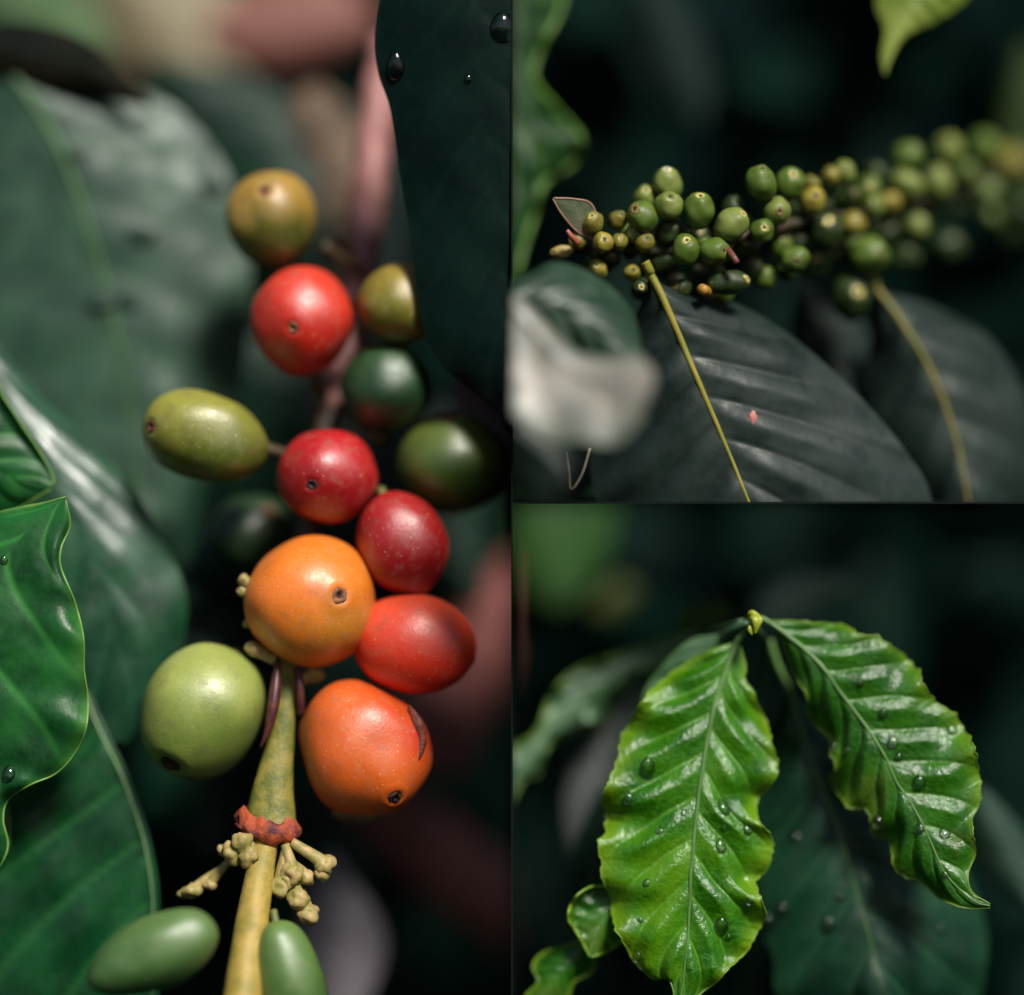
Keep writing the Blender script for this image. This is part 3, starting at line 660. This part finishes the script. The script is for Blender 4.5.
leaf('T', 'faint grey blurred leaf hanging in the dark above the green berries',
     [(640, -20), (670, 40), (690, 90), (700, 125)], [(625, -10), (640, 50), (670, 100), (699, 126)], [(670, -20), (700, 40), (712, 90), (702, 125)],
     leaf_mat('leaf_faint', hexc(20, 36, 33), hexc(30, 44, 40), hexc(24, 36, 34), hexc(24, 36, 34), 0.7, 0, spec=0.1), N=40, d=(5.2, 5.2), amp=0.0)
leaf('T', 'small young leaf with pinkish edge at the left tip of the green berry branch',
     [(600, 240), (585, 220), (568, 206), (553, 198)], [(597, 241), (578, 232), (562, 214), (553, 199)], [(601, 232), (592, 205), (575, 199), (554, 198)],
     leaf_mat('leaf_young', hexc(78, 96, 66), hexc(120, 118, 96), hexc(110, 120, 80), hexc(150, 120, 100), 0.45, 0.2), N=40, M=10, d=(0.15, 0.0), dl=0.1, dr=-0.05, amp=0.0, nv=4, rim=simple_mat('rim_pink', hexc(170, 130, 110), hexc(150, 110, 90)), rimw=0.008)
leaf('T', 'dim green leaf at the bottom left corner of the top view',
     [(512, 430), (540, 455), (560, 480), (575, 520)], [(500, 440), (515, 480), (535, 510), (573, 522)], [(530, 425), (570, 440), (590, 480), (577, 520)],
     m_slate2, N=40, d=(1.5, 1.5), amp=0.0)
o = obj('dry_tendril', tube([at(566, 452, 0.1), at(569, 472, 0.1), at(571, 490, 0.1), at(582, 474, 0.05), at(590, 448, 0.05)], 0.014, 24, seg=6), simple_mat('tendril', hexc(150, 150, 135), hexc(120, 110, 90)), None, 'T'); tag(o, 'thin pale hooked tendril under the blurred foreground leaf', 'tendril')

def dT(x): return 0.12 if x < 745 else 0.12+((x-745)/265.0)**1.25*2.9
tw = empty('fruiting_twig', at(700, 245, 0.35), 'slender coffee twig crowded with green berries, running into the blurred right', 'twig'); tw['_w'] = tuple(tw.location)
m_twig = simple_mat('twig_dark', hexc(44, 52, 26), hexc(64, 50, 34), 0.6)
obj('stem', tube([at(x, y, dT(x)+0.22) for x, y in ((572, 248), (610, 246), (650, 250), (700, 248), (745, 236), (800, 222), (860, 214), (920, 200), (980, 182), (1040, 165))], 0.055, 60, seg=10, jitter=0.3), m_twig, tw, 'T')
obj('cut_stalk', tube([at(712, 294, 0.3), at(702, 289, 0.0)], 0.055, 6, seg=10), simple_mat('cut_orange', hexc(170, 128, 40), hexc(140, 100, 40)), tw, 'T')
obj('bract', tube([at(577, 243, 0.1), at(571, 236, 0.0), at(567, 230, -0.02)], lambda t: 0.045*(1-0.6*t), 8, seg=8), simple_mat('bract_pink', hexc(190, 105, 95), hexc(150, 90, 60)), tw, 'T')
obj('bract', tube([at(728, 250, 0.0), at(734, 258, -0.1), at(737, 263, -0.1)], lambda t: 0.035, 8, seg=8), simple_mat('bract_brown', hexc(110, 60, 50), hexc(80, 50, 35)), tw, 'T')
obj('bract', tube([at(688, 258, 0.2), at(690, 235, 0.15), at(688, 228, 0.1)], lambda t: 0.035, 8, seg=8), m_twig, tw, 'T')
fk = hexc(170, 170, 90)
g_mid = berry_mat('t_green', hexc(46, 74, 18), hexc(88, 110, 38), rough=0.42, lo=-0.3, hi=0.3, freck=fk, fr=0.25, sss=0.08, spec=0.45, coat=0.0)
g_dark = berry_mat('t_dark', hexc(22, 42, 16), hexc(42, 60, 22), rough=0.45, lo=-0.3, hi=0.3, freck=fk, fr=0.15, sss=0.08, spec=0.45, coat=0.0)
g_pale = berry_mat('t_pale', hexc(70, 96, 34), hexc(122, 134, 64), rough=0.42, lo=-0.3, hi=0.3, freck=fk, fr=0.3, sss=0.08, spec=0.45, coat=0.0)
g_amb = berry_mat('t_amber', hexc(62, 80, 24), hexc(122, 114, 44), rough=0.4, lo=-0.12, hi=0.12, freck=fk, fr=0.2, sss=0.08, spec=0.45, coat=0.0)
g_yel = berry_mat('t_yellow', hexc(82, 94, 28), hexc(146, 134, 48), rough=0.45, lo=-0.12, hi=0.12, freck=fk, fr=0.2, sss=0.08, spec=0.45, coat=0.0)
g_tan = berry_mat('t_tan', hexc(130, 120, 60), hexc(170, 150, 90), rough=0.5, lo=-0.12, hi=0.12, freck=fk, fr=0.2, sss=0.08, spec=0.45, coat=0.0)
SCART = simple_mat('tan_scar', hexc(120, 100, 50), hexc(90, 84, 36), 0.6, 20, 0.4, 60); SCARO = simple_mat('olive_scar', hexc(96, 104, 44), hexc(74, 80, 30), 0.6, 20, 0.4, 60)
sc_white = simple_mat('scar_white', hexc(210, 205, 170), hexc(170, 165, 120), 0.6)
TB = [ # px, py, long, wide, rot(deg), navel offset, material, extra depth, label
 (668,184,15,13.5,95,(-2,-13),g_pale,.22,'pale berry with a frosty white crown, highest of the sharp green cluster'),
 (669,206,13,13,90,(0,-9),g_pale,.0,'rounded pale green berry directly under the frosty-crowned one'),
 (645,198,11,11,90,(0,-7),g_pale,.3,'pale berry peeping out left of the frosty-crowned one'),
 (642,217,15,14,120,(-8,-6),g_mid,-.02,'round green berry with a ringed scar facing up left'),
 (699,211,16,14,95,(1,-13),g_mid,-.02,'upright barrel-shaped berry standing alone in the middle of the gap'),
 (668,232,13,12.5,60,(3,-8),g_dark,.18,'mottled dull berry in the middle of the sharp cluster'),
 (686,250,14,12.5,90,(0,-9),g_mid,-.08,'green berry with a pale ringed crown, bottom centre of the sharp cluster'),
 (714,252,14.5,13,-5,(9,0),g_mid,-.05,'berry with a round eye-like scar facing right next to a brown bract'),
 (731,225,16,14,40,(11,-10),g_pale,.0,'whitish-tipped berry leaning to the upper right'),
 (733,209,13,10,70,(4,-7),g_dark,.3,'berry half hidden behind the whitish-tipped one'),
 (727,283,19,11,5,(16,-3),g_dark,.05,'long dark berry lying on its side at the bottom of the cluster'),
 (680,290,12,9,40,(-6,-5),g_dark,.15,'dim berry just above the slate-grey leaf'),
 (634,234,9,8.5,60,(0,-5),g_pale,.05,'little berry with a pale pointed tip below the ringed berry'),
 (645,243,9.5,9,80,(2,-4),g_amb,.0,'little amber-topped berry at the upper end of the yellow stalk'),
 (620,242,8,7,90,(0,-3),g_amb,.0,'tiny amber berry between a yellow one and the yellow stalk'),
 (603,243,9.5,9,90,(1,-3),g_yel,-.05,'bright yellow young berry near the left tip of the twig'),
 (593,223,11,9.5,70,(-2,-6),g_amb,.0,'amber and green berry touching the small young leaf'),
 (618,220,9,8.5,60,(3,-5),g_amb,.1,'amber-green berry with a pink pointed remnant'),
 (578,241,9,8,150,(-6,0),g_amb,.1,'small berry behind the pink bract at the left end'),
 (562,252,11,6,10,(-7,0),g_tan,.1,'flat tan berry, farthest left of all'),
 (598,269,9,8,120,(-2,-3),g_yel,.1,'small yellow-green berry hanging under the left end'),
 (632,273,8,7.5,90,(1,-2),g_yel,.1,'small olive-yellow berry left of the yellow stalk'),
 (640,288,7.5,7,90,(1,0),g_dark,.0,'tiny dark berry with a bright ring, lowest left of the yellow stalk'),
 (663,260,14,13,90,(4,-8),g_dark,.35,'dark berry in shade right of the yellow stalk'),
 (612,258,9,9,90,(0,-4),g_dark,.35,'shaded little berry behind the yellow ones'),
 (650,270,11,11,90,(0,-4),g_dark,.5,'shaded berry deep behind the yellow stalk'),
 (700,236,10,9,90,(0,-4),g_dark,.45,'shaded berry behind the barrel-shaped one'),
 (705,270,12,11,90,(3,-4),g_dark,.5,'shaded berry behind the lower sharp row'),
 (742,245,12,11,90,(3,-4),g_dark,.4,'shaded berry right of the brown bract'),
 (761,183,16,14,100,(1,-13),g_mid,.0,'tall dark green berry with a tan top, highest right of the gap'),
 (790,184,15,13,80,(2,-9),g_mid,.05,'berry with a pale top right of the tall tan-topped one'),
 (777,211,12.5,12,80,(1,2),g_pale,-.05,'berry showing a ringed scar straight to the viewer'),
 (762,231,11,11,80,(1,-2),g_mid,.0,'small berry with a tan round scar below the ringed pair'),
 (794,259,13.5,12,20,(1,4),g_mid,.0,'glinting berry hanging low under the twig'),
 (826,232,17,15,80,(0,-9),g_dark,.0,'large dark berry with a mottled grey top'),
 (813,201,12,11,80,(1,-4),g_yel,.0,'soft yellow berry above the large dark mottled one'),
 (798,213,9,9,80,(1,-4),g_dark,.3,'dull small berry between the ringed and soft yellow ones'),
 (812,185,9,8,120,(-1,-4),g_amb,.1,'orange-tinted blurred berry on the top edge'),
 (831,177,9,8.5,80,(1,-4),g_amb,.1,'amber blurred berry touching a pale blurred one'),
 (844,173,11,10,80,(1,-4),g_pale,.0,'pale blurred berry on the top edge, middle right'),
 (853,225,12.5,12,80,(1,-3),g_amb,.0,'blurred berry with a tan face beside the large dark mottled one'),
 (869,255,18,17,10,(10,0),g_mid,-.15,'big shiny blurred berry directly above the ochre stalk'),
 (851,298,20,18,80,(4,-4),g_dark,.2,'largest dim berry hanging lowest beneath the shiny one'),
 (852,197,10,9,80,(1,-4),g_dark,.2,'dull blurred berry below the pale top pair'),
 (868,190,13,11,60,(1,-4),g_mid,.1,'soft green blurred berry in the middle of the far row'),
 (874,206,11,10,80,(1,-4),g_pale,.0,'pale blurred berry of a touching yellowish pair, left one'),
 (890,203,10,10,80,(1,-4),g_yel,.1,'yellow blurred berry of a touching yellowish pair, right one'),
 (917,227,12,11,90,(1,-4),g_pale,.0,'lone pale blurred berry hanging below the far row'),
 (908,157,14,14,80,(1,-4),g_mid,.1,'green blurred berry at the upper left of the farthest bunch'),
 (907,186,16,14,150,(-4,-4),g_pale,.0,'bright green-white blurred berry of the farthest bunch'),
 (938,183,15,13,90,(1,-4),g_pale,.0,'yellow-green blurred berry in the centre of the farthest bunch'),
 (949,151,15,13,90,(1,-4),g_pale,.1,'palest blurred berry, top of the farthest bunch'),
 (966,173,11,11,90,(1,-4),g_mid,.0,'small green blurred berry in the farthest bunch'),
 (984,150,17,14,80,(1,-4),g_mid,.3,'dim green blurred berry near the right border, upper'),
 (987,193,14,12,20,(1,-4),g_mid,.1,'dim green blurred berry near the right border, lower'),
 (1011,165,16,14,90,(1,-4),g_amb,.2,'olive blurred berry closest to the right border'),
 (948,247,15,14,20,(1,-4),g_dark,.3,'faint dark berry low at the far right'),
 (905,257,14,13,20,(1,-4),g_dark,.3,'faint dark berry right of the big shiny one'),
 (815,264,13,13,20,(1,-4),g_dark,.4,'shaded berry below the large dark mottled one'),
 (838,252,12,11,20,(1,-4),g_dark,.4,'shaded berry left of the big shiny one'),
 (780,238,12,11,20,(1,-4),g_dark,.45,'shaded berry above the glinting low one'),
 (885,232,13,12,20,(1,-4),g_dark,.4,'shaded berry above the big shiny one, right'),
 (930,208,12,12,20,(1,-4),g_dark,.4,'shaded berry behind the far row'),
]
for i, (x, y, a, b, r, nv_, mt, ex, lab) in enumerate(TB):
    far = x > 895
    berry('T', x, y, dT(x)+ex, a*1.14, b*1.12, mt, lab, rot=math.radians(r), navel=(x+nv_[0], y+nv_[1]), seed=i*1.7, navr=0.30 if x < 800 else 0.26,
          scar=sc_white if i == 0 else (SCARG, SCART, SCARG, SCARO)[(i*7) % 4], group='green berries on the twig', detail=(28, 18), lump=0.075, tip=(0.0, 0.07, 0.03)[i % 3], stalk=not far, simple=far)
rng = random.Random(11)
fill = []
for i in range(420):
    x = rng.uniform(590, 1022); ymid = 247-(x-640)*0.02 if x < 745 else 245-(x-745)*0.26
    y = ymid+rng.gauss(0, 16)+6; r = rng.uniform(10, 13)
    if any((x-a)**2+(y-b)**2 < (0.72*(r+c))**2 for a, b, c in fill): continue
    if x < 640 and r > 9: r = 8
    if len(fill) >= 52: break
    fill.append((x, y, r))
ANCH = [(668,184,'frosty-crowned berry'),(642,217,'ringed berry facing up left'),(699,211,'lone barrel-shaped berry'),(714,252,'eye-scarred berry'),(731,225,'whitish-tipped berry'),(727,283,'berry lying on its side'),(686,250,'pale-ringed bottom centre berry'),(761,183,'tall tan-topped berry'),(777,211,'front-facing ringed berry'),(794,259,'glinting low berry'),(826,232,'large mottled dark berry'),(813,201,'soft yellow berry'),(869,255,'big shiny berry'),(851,298,'lowest dim berry'),(853,225,'tan-faced berry'),(844,173,'pale berry on the top edge'),(882,205,'yellowish touching pair'),(917,227,'lone pale hanging berry'),(907,186,'bright green-white far berry'),(949,151,'palest far berry'),(987,193,'lower far right berry'),(1011,165,'olive berry at the right border'),(603,243,'bright yellow young berry'),(645,243,'amber-topped berry'),(948,247,'faint lowest far right berry')]
OCT = ['right of', 'up and right of', 'above', 'up and left of', 'left of', 'down and left of', 'below', 'down and right of']
seen = set()
def fill_label(x, y):
    for ax, ay, nm in sorted(ANCH, key=lambda a: (a[0]-x)**2+(a[1]-y)**2):
        dr_ = OCT[int(round(math.atan2(ay-y, x-ax)/(math.pi/4))) % 8]
        lab = 'half hidden dark berry just '+dr_+' the '+nm
        if (ax-x)**2+(ay-y)**2 < 90: lab = 'dark berry tucked directly behind the '+nm
        if lab not in seen: seen.add(lab); return lab
for i, (x, y, r) in enumerate(fill):
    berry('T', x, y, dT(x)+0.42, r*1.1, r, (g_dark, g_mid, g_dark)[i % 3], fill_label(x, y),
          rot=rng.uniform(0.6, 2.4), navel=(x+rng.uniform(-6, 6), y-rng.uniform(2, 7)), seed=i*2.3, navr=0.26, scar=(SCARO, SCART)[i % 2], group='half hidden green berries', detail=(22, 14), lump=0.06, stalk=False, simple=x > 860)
# ================================================================== BOTTOM RIGHT BAY : wet leaves
m_wet = leaf_mat('leaf_wet', hexc(26, 96, 4), hexc(78, 146, 10), hexc(96, 156, 40), hexc(130, 170, 24), 0.25, 0.3, spec=1.0, bump=0.32, blotch=hexc(104, 156, 18), e0=0.86, net=0.35)
m_wet2 = leaf_mat('leaf_wet_right', hexc(18, 80, 8), hexc(56, 124, 18), hexc(84, 136, 50), hexc(110, 152, 30), 0.27, 0.28, spec=0.9, bump=0.28, blotch=hexc(84, 104, 30), e0=0.9, net=0.3)
m_rimy = simple_mat('rim_lime', hexc(120, 150, 40), hexc(90, 130, 34), 0.4)
m_rib2 = simple_mat('rib_leafgreen', hexc(74, 112, 52), hexc(92, 128, 66), 0.4)
leafM = leaf('B', 'glossy bright green wet leaf with wavy edges, left of the pair',
     [(735, 645), (726, 670), (717, 696), (707, 741), (698, 800), (691, 872), (688, 934), (681, 995), (677, 1020)],
     [(733, 643), (718, 648), (702, 654), (670, 674), (648, 694), (630, 720), (620, 745), (614, 771), (603, 791), (602, 801), (606, 811), (605, 829), (598, 848), (601, 860), (602, 879), (611, 899), (613, 922), (623, 942), (637, 965), (654, 979), (666, 977), (673, 990), (675, 1018)],
     [(738, 643), (742, 652), (746, 668), (745, 680), (754, 692), (757, 704), (766, 722), (771, 741), (777, 759), (776, 777), (767, 789), (757, 802), (759, 821), (770, 834), (773, 850), (767, 870), (755, 883), (763, 903), (765, 918), (753, 940), (746, 952), (730, 967), (718, 981), (701, 993), (686, 1010), (679, 1020)],
     m_wet, N=320, M=44, d=(0.4, -0.02), dl=0.16, dr=0.13, nv=9, k=1.7, amp=0.07, jag=0.04, rib=m_rib2, ribw=0.032, sink=-0.2, rim=m_rimy, rimw=0.007, petiole=[(749, 622, 0.4), (743, 632, 0.41)], pw=0.035, wave=0.10, bow=0.1, seed=4)
leafN = leaf('B', 'bright green wet leaf curving down to a thin tip, right of the pair',
     [(770, 623), (787, 635), (818, 662), (843, 696), (865, 725), (884, 755), (897, 783), (912, 805), (929, 838), (942, 868), (958, 888), (976, 902), (990, 906)],
     [(772, 624), (782, 640), (793, 672), (807, 697), (808, 716), (830, 739), (831, 755), (836, 769), (830, 779), (840, 797), (851, 808), (865, 809), (871, 822), (873, 835), (890, 843), (893, 866), (906, 877), (923, 883), (940, 899), (966, 908), (990, 908)],
     [(772, 621), (790, 621), (823, 623), (845, 626), (859, 634), (877, 637), (904, 655), (920, 675), (931, 697), (953, 714), (965, 730), (976, 755), (980, 788), (979, 803), (972, 822), (975, 852), (968, 874), (972, 892), (990, 904)],
     m_wet2, N=300, M=40, d=(0.4, -0.05), dl=0.3, dr=0.06, nv=10, k=1.5, amp=0.05, jag=0.05, rib=m_rib2, ribw=0.026, sink=-0.1, rim=m_rimy, rimw=0.007, petiole=[(757, 618, 0.4), (763, 619, 0.4)], pw=0.028, wave=0.09, bow=0.0, seed=9)
leafO = leaf('B', 'large dark shaded leaf with dull drops hanging between the wet pair',
     [(790, 690), (812, 760), (838, 830), (865, 920), (890, 1020)], [(785, 700), (762, 770), (750, 850), (752, 910), (772, 955), (784, 1000), (886, 1024)],
     [(795, 692), (850, 750), (910, 810), (962, 865), (984, 920), (986, 965), (970, 1010), (894, 1024)],
     leaf_mat('leaf_shade_wet', hexc(10, 42, 28), hexc(20, 60, 40), hexc(36, 76, 50), hexc(18, 60, 30), 0.42, 0.05, spec=0.4, bump=0.15), N=120, d=(1.0, 0.6), dl=0.3, dr=0.7, nv=6, k=0.9, amp=0.06, rib=m_rib2, ribw=0.02, petiole=[(770, 640, 1.0), (778, 665, 1.0)], pw=0.03, wave=0.04)
m_sheen = leaf_mat('leaf_sheen', hexc(44, 88, 46), hexc(88, 122, 88), hexc(90, 120, 80), hexc(90, 140, 34), 0.4, 0.1, spec=1.0)
leaf('B', 'blurred pale-sheened leaf reaching left behind the wet leaf',
     [(700, 640), (645, 658), (590, 690), (545, 732), (505, 805)], [(698, 634), (650, 645), (610, 658), (575, 672), (553, 695), (535, 735), (510, 755), (500, 806)], [(701, 646), (672, 668), (640, 676), (606, 700), (612, 722), (580, 730), (548, 744), (538, 772), (522, 780), (507, 815)],
     m_sheen, N=100, d=(1.9, 1.4), dl=0.1, dr=0.3, nv=7, amp=0.05, wave=0.2, curlR=-0.5, rim=simple_mat('rim_olive', hexc(90, 120, 40), hexc(70, 100, 30)), rimw=0.03, petiole=[(742, 622, 0.5), (715, 632, 1.1)], pw=0.035)
leaf('B', 'slightly blurred leaf with a silvery sheen peeping over the wet leaf',
     [(722, 636), (690, 665), (665, 700), (650, 740)], [(718, 634), (690, 640), (660, 668), (642, 700), (648, 742)], [(724, 640), (715, 670), (690, 710), (652, 742)],
     m_sheen, N=60, d=(0.6, 0.9), dl=0.1, dr=0.3, nv=5, amp=0.03, petiole=[(748, 623, 0.3), (735, 628, 0.4)], pw=0.035)
leaf('B', 'grey blurred leaf hanging behind the left side of the wet leaf',
     [(640, 680), (605, 740), (585, 800), (572, 860)], [(620, 680), (580, 740), (563, 800), (570, 862)], [(660, 700), (640, 770), (610, 830), (574, 862)],
     leaf_mat('leaf_greyback', hexc(60, 68, 66), hexc(84, 88, 86), hexc(60, 70, 66), hexc(50, 66, 56), 0.45, 0, spec=0.9), N=60, d=(2.4, 2.2), amp=0.05)
leaf('B', 'dark blurred leaf low behind the left side of the wet leaf',
     [(610, 790), (590, 850), (585, 900)], [(600, 790), (572, 850), (584, 902)], [(640, 790), (620, 850), (588, 902)],
     m_deep, N=40, d=(1.8, 1.6), amp=0.03)
leafS = leaf('B', 'small curled green leaf at lower left with a pale outline',
     [(640, 880), (612, 905), (598, 930), (590, 955)], [(640, 862), (612, 884), (590, 887), (574, 899), (568, 918), (575, 930), (590, 957)], [(642, 890), (630, 930), (610, 950), (591, 957)],
     m_wet2, N=60, d=(0.4, 0.3), dl=0.15, curlL=0.3, wave=0.08, nv=4, amp=0.03, rim=m_rimy, rimw=0.013)
leaf('B', 'pale-rimmed curled leaf in the bottom left corner of the lower view',
     [(594, 938), (572, 962), (552, 984), (533, 1014)], [(592, 935), (572, 944), (545, 952), (533, 966), (538, 982), (526, 996), (530, 1016)], [(596, 940), (593, 970), (574, 982), (566, 1000), (537, 1016)],
     m_wet2, N=50, d=(0.5, 0.5), amp=0.02, rim=m_rimy, rimw=0.013)
leaf('B', 'grey-green blurred leaf at the right border behind the thin leaf tip',
     [(975, 790), (995, 830), (1015, 870), (1040, 920)], [(970, 795), (968, 840), (990, 880), (1038, 922)], [(985, 788), (1015, 820), (1040, 860), (1042, 918)],
     leaf_mat('leaf_gback', hexc(26, 52, 40), hexc(36, 64, 50), hexc(30, 50, 40), hexc(30, 50, 40), 0.5, 0), N=40, d=(1.8, 1.8), amp=0.03)
leaf('B', 'green blurred leaf in the top left corner of the lower view',
     [(530, 430), (540, 500), (550, 560), (560, 610)], [(420, 430), (440, 500), (500, 575), (556, 612)], [(620, 430), (618, 500), (600, 570), (564, 608)],
     leaf_mat('leaf_topcorner', hexc(36, 76, 30), hexc(52, 94, 36), hexc(40, 80, 30), hexc(40, 80, 30), 0.5, 0.2), N=40, d=(5.0, 5.0), amp=0.0)
leaf('B', 'grey-green blurred leaf pair standing behind the bud of the lower view',
     [(765, 625), (785, 598), (815, 582), (850, 582)], [(760, 622), (755, 600), (790, 575), (848, 578)], [(770, 628), (800, 612), (830, 598), (852, 586)],
     leaf_mat('leaf_backbud', hexc(120, 144, 128), hexc(146, 164, 150), hexc(50, 70, 60), hexc(50, 70, 60), 0.5, 0), N=40, d=(3.0, 3.2), amp=0.03)
leaf('B', 'olive blurred leaf for the bokeh spot left of the bud',
     [(590, 610), (615, 598), (640, 590)], [(592, 606), (615, 580), (638, 588)], [(592, 612), (618, 615), (640, 594)],
     leaf_mat('leaf_olivebokeh', hexc(70, 84, 30), hexc(96, 108, 44), hexc(50, 62, 24), hexc(50, 62, 24), 0.6, 0.2), N=30, d=(5.5, 5.5), amp=0.0)  # leaf added to give a dull yellow bokeh spot
leaf('B', 'small olive blurred leaf beside the upper stalk of the wet leaf',
     [(735, 612), (705, 612), (675, 625)], [(733, 606), (700, 600), (676, 620)], [(733, 616), (705, 628), (677, 630)],
     leaf_mat('leaf_olive2', hexc(62, 78, 24), hexc(84, 96, 34), hexc(62, 78, 24), hexc(62, 78, 24), 0.6, 0.2), N=30, d=(2.4, 2.6), amp=0.0)
st = empty('leafy_shoot', at(752, 622, 0.3), 'thin green shoot with a yellow bud where the wet leaves meet', 'shoot'); st['_w'] = tuple(st.location)
obj('stem', tube([at(752, 624, 0.25), at(765, 645, 0.8), at(762, 672, 1.3), at(755, 700, 1.8), at(748, 760, 2.4), at(745, 860, 3.0), at(745, 1040, 3.4)], lambda t: 0.05+0.05*t, 30, seg=10), simple_mat('shoot_green', hexc(30, 60, 30), hexc(44, 76, 38)), st, 'B')
ybud = simple_mat('bud_yellow', hexc(128, 142, 28), hexc(156, 164, 56), 0.4)
for a, b, c, r in (((750, 617, .15), (756, 620, .05), (755, 634, .05), 0.05), ((748, 620, .2), (752, 613, .1), (760, 616, .1), 0.035), ((752, 624, .1), (750, 630, .05), (752, 635, .05), 0.03), ((756, 615, .1), (760, 620, .05), (758, 628, .05), 0.03)):
    obj('bud', tube([at(*a), at(*b), at(*c)], lambda t, r=r: r*(0.5+0.8*math.sin(math.pi*t))*(1-0.4*t), 12, seg=10, jitter=0.4), ybud, st, 'B')

DM = [(648,768,8,'largest oval water drop, upper left of the left wet leaf'),(724,807,7,'long drop right of the midrib of the left wet leaf'),(747,828,5,'drop near the right edge of the left wet leaf, below a sheen'),(721,846,6,'drop below the long one right of the midrib'),(722,926,7,'round clear drop low on the right half of the left wet leaf'),
      (729,938,3,'tiny drop just under the round clear one'),(683,813,3,'tiny drop beside the midrib of the left wet leaf'),(628,798,5,'flat drop at the left edge of the left wet leaf'),(646,883,4,'drop in the lower left fold of the left wet leaf'),(661,831,4,'small drop left of the midrib at mid height'),(638,957,5,'drop at the lower left rim of the left wet leaf'),(750,902,4,'faint drop at the lower right edge of the left wet leaf'),(725,828,3,'pinpoint drop between the long one and the rim'),(640,920,3,'pinpoint drop low on the left half')]
for x, y, r, lab in DM: drop('B', leafM, x, y, r, lab, elong=1.35 if r > 4 else 1.1)
DN = [(884,713,5,'drop high on the right wet leaf at mid width'),(951,729,6,'drop at the right shoulder of the right wet leaf'),(892,741,6,'drop under the upper pale fold of the right wet leaf'),(899,757,4.5,'faint drop just below another on the right wet leaf'),(920,782,7,'largest round drop of the right wet leaf'),(920,828,5,'drop beside the midrib in the lower right wet leaf'),(944,833,6,'drop on the pale fold in the lower right wet leaf'),(878,822,7,'drop at the scalloped left edge of the right wet leaf'),(945,875,3.5,'small drop near the tip of the right wet leaf'),(848,749,3,'tiny drop on the left half of the right wet leaf'),(834,745,4,'faint drop at the left margin of the right wet leaf'),(860,684,3.5,'uppermost faint drop of the right wet leaf'),(812,717,3,'tiny drop at the left margin high up'),(938,747,2.5,'pinpoint drop below the shoulder drop')]
for x, y, r, lab in DN: drop('B', leafN, x, y, r, lab, elong=1.08)
for x, y, r, lab in ((766, 922, 8, 'dark drop on the left edge of the shaded leaf'), (784, 910, 6, 'upper dark drop on the shaded leaf'), (828, 925, 7, 'dark drop in the middle of the shaded leaf'), (840, 898, 4, 'small glint drop on the shaded leaf'), (797, 835, 5, 'small drop near the upper part of the shaded leaf'), (942, 928, 4, 'faint drop on the right half of the shaded leaf')):
    drop('B', leafO, x, y, r, lab)

for o in bpy.data.objects:
    for k_ in ('_w', '_G'):
        if k_ in o: del o[k_]
